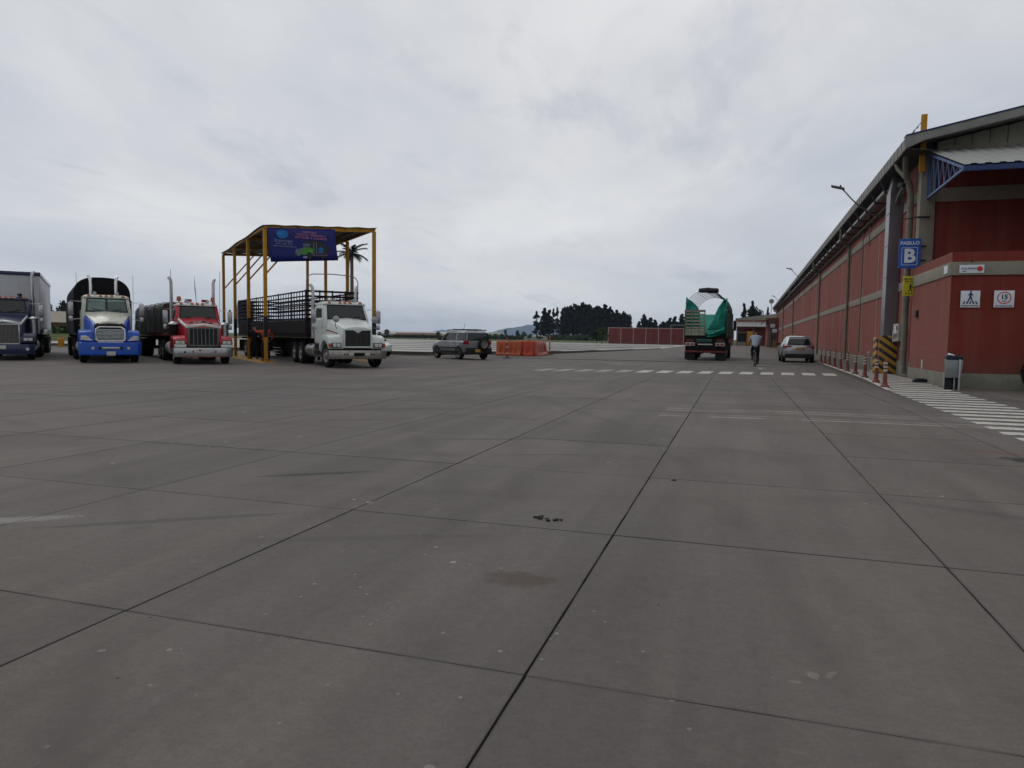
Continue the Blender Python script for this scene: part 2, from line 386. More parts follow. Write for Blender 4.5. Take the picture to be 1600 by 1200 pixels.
# outer yard: sheets butting the slab field on all sides
y = MB()
for (a, b_, c, d) in ((-95, XS0, -40, 41.2), (XS0, XS1, YS1, 41.2), (XS1, 40, -40, 41.2), (XS0, XS1, -40, YS0), (-95, 40, 41.8, 175)):
    y.quad((a,c,0),(b_,c,0),(b_,d,0),(a,d,0))
struct(y.build('yard_apron', m_yard, smooth=False))
struct(MB().box(-95,40,41.2,41.8,-.12,-.03).build('drain_channel', m_joint, smooth=False))
# raised pale slab platform in the distance
PL = [(-93, 47.2), (-19.2, 42.6), (-13.6, 53.5), (-10.4, 79), (-9.0, 92), (-9, 150), (-93, 170)]
pz = [.2, .2, .16, .05, .02, .02, .2]
kb = MB()
for i in range(4):
    (xa, ya), (xb, yb) = PL[i], PL[i+1]
    d = Vector((xb-xa, yb-ya, 0)).normalized(); n_ = Vector((d.y, -d.x, 0))*.22
    a, b_ = Vector((xa, ya, 0)), Vector((xb, yb, 0))
    kb.add([a, b_, b_-n_, a-n_, a+Vector((0,0,pz[i]+.03)), b_+Vector((0,0,pz[i+1]+.03)), b_-n_+Vector((0,0,pz[i+1]+.03)), a-n_+Vector((0,0,pz[i]+.03))],
           [(0,3,2,1),(4,5,6,7),(0,1,5,4),(1,2,6,5),(2,3,7,6),(3,0,4,7)])
struct(kb.build('kerb', m_kerb, smooth=False))
plat = struct(MB().add([(x, y_, z) for (x, y_), z in zip(PL, pz)], [(0,1,2,3,4,5,6)]).build('platform', m_pale, smooth=False))
dl = pm('drain_grey', (.085, .082, .078), .85)
dd = Vector((73.8, -4.6, 0)).normalized()
for kk, off in enumerate((7, 15, 25, 38, 55, 78)):
    a = Vector((-93, 47.2+off, .2)); ln = 80 + min(off, 10)*.15
    def edge_x(yy):                        # east edge of the platform at this depth
        for (xa, ya), (xb, yb) in zip(PL[1:5], PL[2:6]):
            if ya <= yy <= yb: return xa+(xb-xa)*(yy-ya)/(yb-ya)
        return -10
    bx_ = edge_x(47.2+off-4.6*1.05)-.6; t_ = (bx_+93)/dd.x; bpt = a+dd*t_
    w = .7+off*.030
    zb = .2 if off < 9 else max(.03, .2-(off)*.0)
    MB().add([(a.x, a.y-w, .206), (bpt.x, bpt.y-w, .206 if off < 0 else .206), (bpt.x, bpt.y+w, .206), (a.x, a.y+w, .206)], [(0,1,2,3)]).build('channel', dl, plat, smooth=False)

# walkway along the warehouse (rises 0.1 m over a ramp)
def zw(y): return .1*min(1, max(0, (y-20)/5))
def kx(y): return 3.82+.026*(y-20)
wk = MB(); ys = [18.8, 20, 21, 22, 23, 24, 25, 28, 34, 40, 46, 60, 90, 150]
for a, b_ in zip(ys[:-1], ys[1:]):
    za, zb = zw(a)+.004, zw(b_)+.004
    wk.quad((kx(a),a,za),(9,a,za),(9,b_,zb),(kx(b_),b_,zb)); wk.quad((kx(a),a,-.02),(kx(a),a,za),(kx(b_),b_,zb),(kx(b_),b_,-.02))
struct(wk.build('walkway', m_slab, smooth=False))
ln = MB()
for a, b_ in zip(ys[2:-5], ys[3:-4]):
    ln.quad((kx(a)+.01,a,zw(a)+.009),(kx(a)+.16,a,zw(a)+.009),(kx(b_)+.16,b_,zw(b_)+.009),(kx(b_)+.01,b_,zw(b_)+.009))
struct(ln.build('kerb_line', m_white, smooth=False))
struct(MB().prism([(5.2, 60), (7.2, 56), (7.2, 86), (6.6, 88)], 'z', .1, .3).build('red_kerb', pm('red_kerb_paint', (.22, .06, .045), .7, dirt=.5), smooth=False)) if False else None
rk = MB().prism([(5.35, 66), (5.65, 66), (6.05, 106), (5.75, 106)], 'z', .105, .32)
struct(rk.build('red_kerb', pm('red_kerb_paint', (.20, .05, .04), .7, dirt=.5), smooth=False))

# painted markings
def empty_struct(name):
    o = bpy.data.objects.new(name, None); COL.objects.link(o); return struct(o)
zc_ = empty_struct('zebra_crossing')
yy = 10.35; kk = 0
while yy < 33:
    w = .35
    xr = 5.45 + .02*(yy-16) if yy > 14 else 5.9+.05*(14-yy)
    if yy > 21: xr = 5.52
    xl = 3.72+.026*(yy-12)*.9
    if yy > 21: xl = max(xl, kx(yy)+.22)
    pts = [(xl+rnd.uniform(-.02,.02), yy), (xr, yy+.02), (xr, yy+w+.02), (xl+rnd.uniform(-.02,.02), yy+w)]
    MB().add([(a, b_, zw(b_)+(.008 if b_ > 18.5 else .004)) for a, b_ in pts], [(0,1,2,3)]).build('stripe', m_white, zc_, smooth=False)
    yy += .68; kk += 1
cw = empty_struct('crosswalk')
m_worn = pm('worn_road_paint', (.25, .24, .225), .75, var=.15, vs=4, dirt=.9, dcol=(.135, .125, .117))
for i in range(1, 16):
    t = (i-1)/14; x, yv = -7.2+10.7*t, 27.4+2.5*t
    MB().add([(x-.30, yv-1.0, .004), (x+.17, yv-1.0, .004), (x+.30, yv+1.0, .004), (x-.17, yv+1.0, .004)], [(0,1,2,3)]).build('stripe', m_white if i > 5 else m_worn, cw, smooth=False)
def arrow(x, y, rot, s=1):
    pts = [(-.07,-1.2), (.07,-1.2), (.07,.2), (.42,.1), (0,1.2), (-.42,.1), (-.07,.2)]
    return struct(MB().add([(a*s, b_*s, 0) for a, b_ in pts], [tuple(range(7))]).build('arrow_marking', m_worn, loc=(x, y, .004), rot=(0,0,rot), smooth=False))
arrow(-5.15, 35.7, R(70), 1.2); arrow(1.1, 34.6, 0, 1.0)
# yellow painted bay under the shelter
hS = R(-43); hd = Vector((math.cos(hS), math.sin(hS), 0)); lf = Vector((-hd.y, hd.x, 0)); FL = Vector((-20, 27, 0))
def SH(a, w, z=0): return FL - hd*a + lf*w + Vector((0, 0, z))       # shelter frame: a metres back, w metres across
yb = MB()
for w0, w1 in ((-.45, .45), (4.55, 5.45)):
    yb.quad(SH(-.6,w0,.004), SH(-.6,w1,.004), SH(14,w1,.004), SH(14,w0,.004))
struct(yb.build('bay_marking', m_yellowp, smooth=False))
MB().quad(SH(-5.3,5.9,.005), SH(-5.2,5.9,.005), SH(-2.0,9.4,.005), SH(-2.1,9.4,.005)) 
# ================================================================== lettering
def text_mesh(s, size, mat, ext=.002, align='CENTER', bold=0):
    cu = bpy.data.curves.new('lettering', 'FONT'); cu.body = s; cu.size = size; cu.extrude = ext
    cu.align_x = align; cu.align_y = 'CENTER'; cu.resolution_u = 3; cu.offset = bold
    o = bpy.data.objects.new('lettering', cu); COL.objects.link(o)
    dg = bpy.context.evaluated_depsgraph_get()
    me = bpy.data.meshes.new_from_object(o.evaluated_get(dg)); bpy.data.objects.remove(o)
    me.materials.clear(); me.materials.append(mat); return me
def text(s, size, mat, parent, loc, rot=(PI/2, 0, 0), align='CENTER', bold=0, sx=1):
    o = link('lettering', text_mesh(s, size, mat, align=align, bold=bold), parent, loc, rot); o.scale = (sx, 1, 1); return o

def scribble(parent, x0, x1, z, h, mat, seed=0, gaps=(), yv=-.004):
    q = random.Random(seed); f = MB(); x = x0          # print too small to read in the photograph: rows of letter-sized strokes
    while x < x1-h*.3:
        w = h*q.uniform(.45, .75)
        if not any(a <= (x-x0)/(x1-x0) < b for a, b in gaps):
            st = h*.2
            f.box(x, x+st, yv, 0, z-h/2, z+h/2)
            if q.random() < .8: f.box(x, x+w, yv, 0, z+h/2-st, z+h/2)
            if q.random() < .7: f.box(x+st, x+w, yv, 0, z-h/2, z-h/2+st)
            if q.random() < .6: f.box(x+w-st, x+w, yv, 0, z-h/2, z+h/2)
        x += w+h*.2
    return f.build('lettering', mat, parent, smooth=False)

# ================================================================== warehouse
def brickwall(name, col):
    mt, t, b = nodes_of(name); k = N(t)
    P = k.n('ShaderNodeNewGeometry').outputs['Position']
    sp = k.n('ShaderNodeSeparateXYZ'); k.l(P, sp.inputs[0])
    cb = k.n('ShaderNodeCombineXYZ'); k.l(k.m('ADD', sp.outputs[0], sp.outputs[1]), cb.inputs[0]); k.l(sp.outputs[2], cb.inputs[1])
    br = k.n('ShaderNodeTexBrick'); k.l(cb.outputs[0], br.inputs['Vector']); br.inputs['Scale'].default_value = 1
    br.inputs['Brick Width'].default_value = .4; br.inputs['Row Height'].default_value = .2; br.inputs['Mortar Size'].default_value = .007
    br.inputs['Mortar Smooth'].default_value = .3
    br.inputs['Color1'].default_value = (*[c*1.03 for c in col], 1); br.inputs['Color2'].default_value = (*[c*.97 for c in col], 1)
    br.inputs['Mortar'].default_value = (*[c*.90 for c in col], 1)
    c = br.outputs[0]
    f = k.noise(P, .5, 5, .6, .3)
    c = k.mix(k.m('MULTIPLY', k.ramp(f, .4, .75), .3), c, tuple(x*.72 for x in col))
    streak = k.noise(k.map(P, sca=(3, 3, .18)), 1.1, 5, .6)
    c = k.mix(k.m('MULTIPLY', k.ramp(streak, .48, .75), .30), c, (.24, .13, .11))
    st3 = k.noise(k.map(P, loc=(5, 2, 1), sca=(5, 5, .12)), 1.3, 5, .65)
    c = k.mix(k.m('MULTIPLY', k.ramp(st3, .52, .75), .35), c, tuple(x*.62 for x in col))
    low = k.m('SUBTRACT', 1.0, k.m('DIVIDE', k.m('SUBTRACT', sp.outputs[2], .6), .5), clamp=True)
    c = k.mix(k.m('MULTIPLY', low, .3), c, (.12, .08, .065))
    oi = k.n('ShaderNodeObjectInfo').outputs['Random']
    hs = k.n('ShaderNodeHueSaturation'); k.l(c, hs.inputs['Color']); k.l(k.m('MULTIPLY_ADD', oi, .14, .93), hs.inputs['Value'])
    k.l(hs.outputs[0], b.inputs['Base Color']); b.inputs['Roughness'].default_value = .9; b.inputs['Specular IOR Level'].default_value = .06
    k.l(k.bump(k.m('MULTIPLY', br.outputs['Fac'], -1.0), .25, .005), b.inputs['Normal'])
    return mt
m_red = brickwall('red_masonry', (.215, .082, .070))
m_red_shade = brickwall('red_masonry_shaded', (.165, .034, .026))  # copy of the red masonry, its colour darkened for walls in shade
m_belt = pm('grey_green_render', (.215, .20, .160), .85, var=.12, vs=1.2, dirt=.45, dcol=(.12, .11, .09), bump=.1)
m_belt2 = pm('plinth_render', (.16, .155, .125), .85, var=.15, vs=1.0, dirt=.55, dcol=(.09, .085, .07), bump=.1)
m_beige = pm('beige_panel', (.235, .222, .185), .8, var=.14, vs=1.5, dirt=.5, dcol=(.15, .14, .115), stretch=(1,1,.3))
m_strip = pm('pale_joint_strip', (.30, .25, .21), .8, dirt=.3)
m_dark = pm('dark_steel', (.018, .018, .019), .6)
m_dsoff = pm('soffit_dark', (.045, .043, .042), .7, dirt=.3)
m_gutter = pm('gutter_sheet', (.20, .20, .185), .6, var=.15, vs=2, dirt=.5, dcol=(.09, .088, .08))
m_galv = pm('galvanised_steel', (.17, .16, .175), .35, metal=.75, var=.25, vs=1.2, stretch=(1,1,.4))
m_pipe = pm('painted_pipe', (.15, .14, .112), .6, dirt=.4)
m_roofs = pm('roof_sheet', (.22, .225, .215), .55, var=.1, dirt=.35, dcol=(.13, .12, .11))
m_blue = pm('blue_steel', (.028, .055, .15), .5, dirt=.25, dcol=(.05, .06, .09))
m_yel = pm('yellow_steel', (.37, .18, .010), .55, dirt=.35, dcol=(.18, .09, .015))
m_black = pm('black_paint', (.012, .012, .013), .55)
m_wsign = pm('white_sign', (.55, .58, .62), .45, var=.04)
m_bsign = pm('blue_sign', (.018, .085, .36), .45, var=.08)
m_ysign = pm('yellow_sign', (.47, .42, .02), .5, var=.06)
m_navyp = pm('navy_print', (.02, .025, .09), .5)
m_redp = pm('red_print', (.42, .04, .035), .5)
m_whitep = pm('white_print', (.62, .64, .66), .5, var=.03)

wh = thing('warehouse', 'long red masonry warehouse with grey green bands along the right side', 'warehouse', (5.75, 27, 0), -.0148)
LEN = 127.
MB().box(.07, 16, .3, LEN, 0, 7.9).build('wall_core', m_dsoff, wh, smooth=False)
P0, PW = 3.5, 4.27
edges = [.42] + [P0+PW*i for i in range(29)] + [LEN]
pmesh = {}
for zz, (z0, z1) in enumerate(((.62, 3.17), (3.49, 6.03), (6.37, 7.40))):
    for i in range(len(edges)-1):
        a, b_ = edges[i], edges[i+1]; w = round(b_-a-.07, 3)
        key = (zz, w)
        if key not in pmesh: pmesh[key] = MB().box(-.0, .07, 0, w, z0, z1).mesh('wall_panel', m_red, bevel=.006, seg=1, smooth=False)
        link('wall_panel', pmesh[key], wh, (0, a+.035, 0))
st = {}
for i in range(1, len(edges)-1):
    for zz, (z0, z1) in enumerate(((.63, 3.165), (3.495, 6.025))):
        if zz not in st: st[zz] = MB().box(-.012, .06, -.045, .045, z0, z1).mesh('joint_strip', m_strip, smooth=False)
        link('joint_strip', st[zz], wh, (0, edges[i], 0))
MB().box(-.035, .07, .42, LEN, 3.17, 3.49).build('belt', m_belt, wh, bevel=.012)
MB().box(-.035, .07, .42, LEN, 6.03, 6.37).build('belt', m_belt, wh, bevel=.012)
MB().box(-.04, .07, .42, LEN, 0, .62).build('plinth', m_belt2, wh, bevel=.02)
MB().box(-.045, .40, -.05, .42, 0, 7.5).build('corner_column', m_belt, wh, bevel=.015)
# eave: gutter, ribs, soffit, cable tray, roof
MB().prism([(-.72, 7.52), (-.68, 7.50), (-.60, 7.72), (-.60, 7.90), (-.72, 7.88)], 'y', -1.0, LEN+.5).build('gutter', m_gutter, wh, smooth=False)
rb = MB(); yv = -.3
while yv < LEN:
    rb.box(-.734, -.72, yv, yv+.035, 7.53, 7.87); yv += .62
rb.build('gutter_ribs', m_gutter, wh, smooth=False, kind='stuff')
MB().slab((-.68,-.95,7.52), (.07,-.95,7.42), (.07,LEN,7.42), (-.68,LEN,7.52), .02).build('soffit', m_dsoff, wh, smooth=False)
ct = MB(); yv = 4.4
while yv < LEN:
    ct.box(-.46, -.22, yv, yv+2.1, 7.12, 7.24); ct.box(-.40, -.28, yv+2.1, yv+2.3, 7.14, 7.2); yv += 2.3
ct.build('cable_tray', pm('tray_sheet', (.30, .30, .29), .5, dirt=.4), wh, smooth=False)
bkm = MB().prism([(-.66, 7.49), (-.62, 7.49), (-.42, 7.10), (-.02, 7.06), (-.02, 7.02), (-.50, 7.04), (-.52, 7.12)], 'y', -.03, .03).mesh('eave_bracket', m_dsoff, smooth=False); yv = 4.0
while yv < LEN:
    link('eave_bracket', bkm, wh, (0, yv, 0)); yv += 2.3
MB().tube([(-.14, 2.2, 6.78), (-.14, LEN-1, 6.78)], .065).build('service_pipe', m_dsoff, wh)
RS = .205
MB().prism([(-.66, 7.86), (15.5, 7.86+RS*16.2), (31, 7.86), (31, 7.78), (15.5, 7.78+RS*16.2), (-.66, 7.78)], 'y', -.75, LEN+.4).build('roof', m_roofs, wh, smooth=False)
# front verge fascia and gable
MB().prism([(-.77, 7.80), (-.72, 7.90), (15.5, 7.90+RS*16.2), (15.5, 7.64+RS*16.2), (-.2, 7.64+.10), (-.72, 7.50)], 'y', -1.05, -.80).build('verge_fascia', m_gutter, wh, bevel=.01)
MB().prism([(-.74, 7.905), (15.5, 7.905+RS*16.2), (15.5, 7.935+RS*16.2), (-.74, 7.935)], 'y', -1.09, -.7).build('verge_cap', m_blue, wh, smooth=False)
gx = .4
while gx < 13:
    z1 = 7.70+RS*(gx+.72)
    MB().prism([(gx+.008, 7.76), (gx+.492, 7.76), (gx+.492, z1+RS*.5), (gx+.008, z1)], 'y', .1, .3).build('gable_panel', m_beige, wh, bevel=.012, seg=1)
    gx += .5
MB().box(.40, 14, .02, .3, 7.5, 7.76).build('gable_band', m_belt, wh, bevel=.01)
MB().box(.40, 14, .06, .3, 6.40, 7.5).build('gable_wall', m_red_shade, wh, smooth=False)
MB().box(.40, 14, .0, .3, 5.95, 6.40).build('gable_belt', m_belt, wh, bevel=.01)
MB().box(.40, 14, .06, .3, 0, 5.95).build('gable_wall', m_red_shade, wh, smooth=False)
# downpipes
def downpipe(yv, r=.075, two=False):
    p = MB()
    p.tube([(-.62, yv-.3, 7.55), (-.62, yv-.3, 6.95), (-.60, yv-.27, 6.82), (-.52, yv-.2, 6.74), (-.3, yv-.05, 6.70), (-.16, yv, 6.6), (-.13, yv, 6.4), (-.13, yv, .25)], r, 10)
    for z in (.9, 2.4, 4.3, 5.6): p.cyl((-.13, yv, z), (-.13, yv, z+.08), r*1.18, n=10)
    p.build('downpipe', m_pipe, wh)
for yv in (16.75, 33.8, 67.5, 93, 118): downpipe(yv)
for yv in (10.3, 12.3, 42, 50.5, 59): MB().tube([(-.05, yv, 7.2), (-.05, yv, 5.75), (-.04, yv+.02, .7)] if yv == 12.3 else [(-.05, yv, 7.2), (-.05, yv, 5.8)], .03, 6).build('conduit', m_pipe, wh)
p = MB(); p.tube([(-.5, .05, 7.55), (-.46, .3, 7.3), (-.38, .62, 6.95), (-.26, .72, 6.75), (-.2, .74, 6.5), (-.17, .74, 6.2), (-.17, .74, .2)], .10, 12)
p.tube([(-.62, 1.1, 7.52), (-.58, 1.0, 7.3), (-.40, .70, 6.95)], .075, 10)
for z in (1.0, 2.7, 4.5, 5.9): p.cyl((-.17, .74, z), (-.17, .74, z+.1), .118, n=12)
p.build('downpipe', m_pipe, wh)
MB().tube([(-.3, 1.0, 6.85), (-.3, 2.2, 6.6), (-.2, 3.2, 6.45)], .07, 8).build('branch_pipe', m_pipe, wh)
MB().tube([(-.06, 1.78, 6.9), (-.06, 1.78, 1.9)], .03, 6).build('conduit', m_strip, wh)
MB().tube([(-.5, .25, 6.55), (-.5, .25, 5.45), (-.1, -.12, 5.45), (.25, -.12, 5.45)], .03, 6).build('bracket_arm', m_dark, wh)
MB().obox((-.55, .35, 6.62), (.14, .3, .14), (.2, 0, .3)).build('floodlight', m_dark, wh, bevel=.02)
# galvanised duct
MB().box(-.46, -.02, 2.95, 3.7, .1, 6.9).build('duct', m_galv, wh, bevel=.005, seg=1)
MB().prism([(-.46, 6.9), (-.02, 6.9), (-.1, 7.5), (-.36, 7.5)], 'y', 2.98, 3.6).build('duct_head', m_galv, wh, bevel=.01)
sm = MB()
for z in (1.3, 2.5, 3.7, 4.9, 6.1): sm.box(-.475, -.0, 2.935, 3.715, z, z+.03)
sm.build('duct_flange', m_galv, wh, smooth=False)
# electrical boxes
eb = MB().box(-.30, -.045, 1.15, 2.05, 1.33, 1.95).build('electrical_box', pm('cream_box', (.33, .32, .27), .55, dirt=.5), wh, bevel=.012)
for (a, b_, c, d) in ((1.25, 1.5, 1.72, 1.88), (1.55, 1.75, 1.62, 1.85), (1.3, 1.6, 1.45, 1.6), (1.7, 1.95, 1.4, 1.58)):
    MB().box(-.304, -.30, a, b_, c, d).build('sticker', m_navyp if a != 1.55 else m_wsign, eb, smooth=False)
MB().box(-.22, -.045, 2.25, 2.6, 1.3, 1.75).build('electrical_box', pm('cream_box', (.33, .32, .27), .55), wh, bevel=.012)

# canopy on the gable
cn = thing('canopy', 'grey corrugated awning on blue steel trusses over the gable door', 'awning', (5.75, 27, 0), -.0148)
AX0, AY, AZ, WZ = .16, -4.3, 6.12, 7.52
cp = []; xx = AX0-.05; rings = []
cm = MB(); i = 0; row0 = []; row1 = []
while xx < 13.5:
    h = .025 if i % 2 else 0
    for dx in ((0, .12) if i % 2 else (0, .14)):
        row0.append((xx+dx, -.06, WZ+.10+h)); row1.append((xx+dx, AY-.15, AZ+.10-.05+h))
    xx += .17; i += 1
n_ = len(row0); cm.add(row0+row1, [(k_, k_+1, n_+k_+1, n_+k_) for k_ in range(n_-1)])
cm.build('roof_sheet', m_roofs, cn, smooth=False)
MB().box(AX0-.04, 13.5, AY-.1, AY-.03, AZ-.12, AZ+.03).build('front_beam', m_blue, cn, bevel=.01)
pu = MB()
for f in (.15, .4, .65, .9):
    yv = -.06+(AY+.06)*f; zv = WZ+(AZ-WZ)*f
    pu.box(AX0, 13.4, yv-.03, yv+.03, zv-.02, zv+.06)
pu.build('purlins', m_blue, cn, smooth=False)
m_blueL = pm('blue_truss', (.075, .12, .24), .5)
for q in range(5):
    x = AX0+q*3.1; T = MB()
    T.bar((x, -.05, WZ-.02), (x, AY, AZ), .07); T.bar((x, -.05, AZ-.05), (x, AY, AZ-.03), .07); T.bar((x, -.06, WZ), (x, -.06, AZ-.05), .07)
    nn = 7
    for k_ in range(nn):
        f0, f1 = k_/nn, (k_+.5)/nn
        y0_, y1_ = -.05+(AY+.05)*f0, -.05+(AY+.05)*f1
        T.bar((x, y0_, WZ+(AZ-WZ)*f0), (x, y1_, AZ-.05), .03); T.bar((x, y1_, AZ-.05), (x, -.05+(AY+.05)*(k_+1)/nn, WZ+(AZ-WZ)*(k_+1)/nn), .03)
    T.build('truss', m_blueL, cn, smooth=False)

# annex in front of the gable
an = thing('annex', 'low flat roofed red annex with grey green band at the near corner', 'building', (5.75, 27, 0), -.0148)
AXL, AYF = -.14, -4.8
MB().box(AXL+.02, 13, AYF+.02, .0, 0, 3.72).build('wall', m_red_shade, an, smooth=False)
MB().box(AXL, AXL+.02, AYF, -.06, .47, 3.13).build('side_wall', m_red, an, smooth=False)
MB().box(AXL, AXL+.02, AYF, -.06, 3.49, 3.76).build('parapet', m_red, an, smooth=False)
MB().box(AXL+.021, 13, AYF, AYF+.02, 3.49, 3.76).build('parapet', m_red_shade, an, smooth=False)
MB().prism([(AXL-.035, -.06), (AXL-.035, AYF-.035), (13, AYF-.035), (13, AYF+.015), (AXL+.015, AYF+.015), (AXL+.015, -.06)], 'z', 3.13, 3.49).build('belt', m_belt, an, bevel=.012)
MB().prism([(AXL-.03, -.06), (AXL-.03, AYF-.03), (13, AYF-.03), (13, AYF+.015), (AXL+.015, AYF+.015), (AXL+.015, -.06)], 'z', 0, .47).build('plinth', m_belt2, an, bevel=.015)
for x, z in ((.33, 3.5), (1.75, 3.5)): MB().cyl((x, AYF-.05, z), (x, AYF-.01, z), .025).build('anchor', m_dark, an)

# signs
def sgn(name, label, x0, x1, z0, z1, yv, mat, group=None, t=.03, cat='sign'):
    W_ = Matrix.Rotation(-.0148, 4, 'Z'); c = W_ @ Vector(((x0+x1)/2, yv, 0)) + Vector((5.75, 27, 0))
    r = thing(name, label, cat, (c.x, c.y, (z0+z1)/2), -.0148, group)
    w, h = (x1-x0)/2, (z1-z0)/2
    MB().box(-w, w, 0, t, -h, h).build('panel', mat, r, bevel=.012 if t > .02 else .004)
    return r, w, h
s, w, h = sgn('aisle_sign', 'blue sign with PASILLO above a big white letter B on the corner column', -.64, .01, 3.76, 4.74, -.22, m_bsign)
text('PASILLO', .155, m_whitep, s, (0, -.004, h-.15), bold=.004)
text('B', .62, m_whitep, s, (0, -.004, -.1), bold=.022)
for a in ((-.235, .235, -.385, -.373), (-.235, .235, .185, .197)): MB().box(a[0], a[1], -.004, 0, a[2], a[3]).build('border', m_whitep, s, smooth=False)
for a in ((-.235, -.223), (.223, .235)): MB().box(a[0], a[1], -.004, 0, -.373, .185).build('border', m_whitep, s, smooth=False)
MB().box(.2, .5, .03, .07, .2, .26).box(.2, .5, .03, .07, -.26, -.2).build('bracket', m_dark, s, smooth=False)
s, w, h = sgn('walkway_sign', 'yellow sign with a black walking figure below the blue aisle sign', -.46, -.01, 2.84, 3.50, -.22, m_ysign, t=.05)
def figure(k, parent, mat, c=(0, 0), yv=-.004, run=False):
    f = MB(); cx_, cz_ = c
    f.cyl((cx_+.01*k, yv, cz_+.40*k), (cx_+.01*k, 0, cz_+.40*k), .055*k, n=14)
    def lim(a, b_, w0, w1):
        a, b_ = Vector((a[0], a[1])), Vector((b_[0], b_[1])); d = (b_-a).normalized(); n2 = Vector((-d.y, d.x))
        P_ = [a+n2*w0, a-n2*w0, b_-n2*w1, b_+n2*w1]; P_ = [(cx_+q.x*k, cz_+q.y*k) for q in P_]
        f.prism(P_, 'y', yv, 0)
    lim((.01, .33), (0, .08), .07, .055); lim((0, .10), (-.15, -.28), .05, .03); lim((0, .10), (.13, -.26), .05, .03)
    lim((.04, .31), (.16, .12), .03, .02); lim((-.03, .31), (-.15, .13), .03, .02)
    return f.build('pictogram', mat, parent, smooth=False)
figure(.36, s, m_black, (.0, -.09))
text('PRECAUCION', .068, m_black, s, (-.01, -.004, h-.10), bold=.002); text('PEATONES', .068, m_black, s, (-.01, -.004, h-.18), bold=.002)
MB().box(-.17, .15, -.004, 0, .075, .083).build('border', m_black, s, smooth=False)
for a in (-.15, -.07, .01, .09): MB().prism([(a, -.27), (a+.04, -.27), (a+.055, -.23), (a+.015, -.23)], 'y', -.004, 0).build('stripe_mark', m_black, s, smooth=False)
MB().box(-w, w, .051, .055, -h, h).build('backing', m_whitep, s, smooth=False)
s, w, h = sgn('crossing_sign', 'white sign with a blue pedestrian on a crossing, left of the speed sign', .11, .57, 2.26, 2.71, AYF-.04, m_wsign, t=.03)
figure(.42, s, m_navyp, (.0, .03))
for a, sl in ((-.16, .035), (-.08, .018), (0, 0), (.08, -.018), (.16, -.035)):
    MB().prism([(a-.022, -.13), (a+.022, -.13), (a+.016+sl, -.06), (a-.016+sl, -.06)], 'y', -.004, 0).build('stripe_mark', m_navyp, s, smooth=False)
text('SENDERO PEATONAL', .042, m_black, s, (0, -.004, -.18), bold=.001)
s, w, h = sgn('speed_sign', 'white sign with 15 in a red ring, right of the crossing sign', .89, 1.36, 2.26, 2.71, AYF-.04, m_wsign, t=.03)
ring = []
for k_ in range(32):
    a = 2*PI*k_/32; ring.append([(math.cos(a)*.165, -.004, .03+math.sin(a)*.165), (math.cos(a)*.14, -.004, .03+math.sin(a)*.14)])
MB().add([p_ for q in ring for p_ in q], [(2*i, 2*i+1, (2*i+3) % 64, (2*i+2) % 64) for i in range(32)]).build('ring', m_redp, s, smooth=False)
text('15', .17, m_black, s, (0, -.004, .05), bold=.005); text('km/h', .05, m_black, s, (0, -.004, -.055), bold=.001)
text('VELOCIDAD MAXIMA', .042, m_black, s, (0, -.004, -.185), bold=.001)
s, w, h = sgn('company_sign', 'narrow white sign with grey lettering and a red dot on the grey band', .04, .62, 3.18, 3.40, AYF-.06, m_wsign, t=.02)
scribble(s, -.25, .10, .015, .05, pm('grey_print', (.13, .14, .19), .5), 1)
scribble(s, -.22, -.12, -.06, .03, m_navyp, 2)
MB().cyl((.19, -.004, .005), (.19, 0, .005), .07, n=24).build('dot', m_redp, s)
o = MB().box(-.02, 0, -.17, .17, -.11, .11).build('notice_plate', m_wsign, bevel=.004)
Wm = Matrix.Translation((5.75, 27, 0)) @ Matrix.Rotation(-.0148, 4, 'Z')
def wl(x, y, z): return Wm @ Vector((x, y, z))
o.location = wl(AXL-.037, -4.45, 3.31); tag(o, 'small blank white plate on the side band of the annex', 'sign')
o = MB().box(-.07, 0, -.14, .14, -.11, .11).build('meter_box', m_black, bevel=.01); o.location = wl(AXL-.002, -1.0, 2.22); tag(o, 'small black meter box on the side wall of the annex', 'meter box')
o = MB().box(-.02, 0, -.04, .04, -.14, .14).build('wall_plate', m_wsign, bevel=.004); o.location = wl(AXL-.002, -2.0, .62); tag(o, 'small white upright plate low on the annex side wall', 'plate')
o = MB().prism([(-.22, 0), (.22, 0), (.19, .09), (.05, .12), (-.16, .10)], 'y', -.11, .11).build('rubber_block', m_black, bevel=.03); o.location = (5.36, 24.2, zw(24.2)+.012); tag(o, 'small black rubber block lying on the walkway beside the annex plinth', 'block')

# yellow post at the roof corner
yp = thing('marker_post', 'yellow square post rising past the roof corner of the warehouse', 'post', wl(-.09, -.25, 6.9), -.0148)
MB().box(-.085, .085, -.06, .06, 0, 1.85).build('post', m_yel, yp, bevel=.008)
MB().tube([(-.08, 0, 1.6), (-.35, -.1, 1.25), (-.55, -.15, 1.02)], .012, 5).build('wire', m_dark, yp)
for f in (.3, .6): MB().cyl((-.08-.33*f, -.1*f, 1.6-.42*f), (-.08-.33*f-.03, -.1*f, 1.6-.42*f-.06), .025, n=8).build('insulator', m_galv, yp)

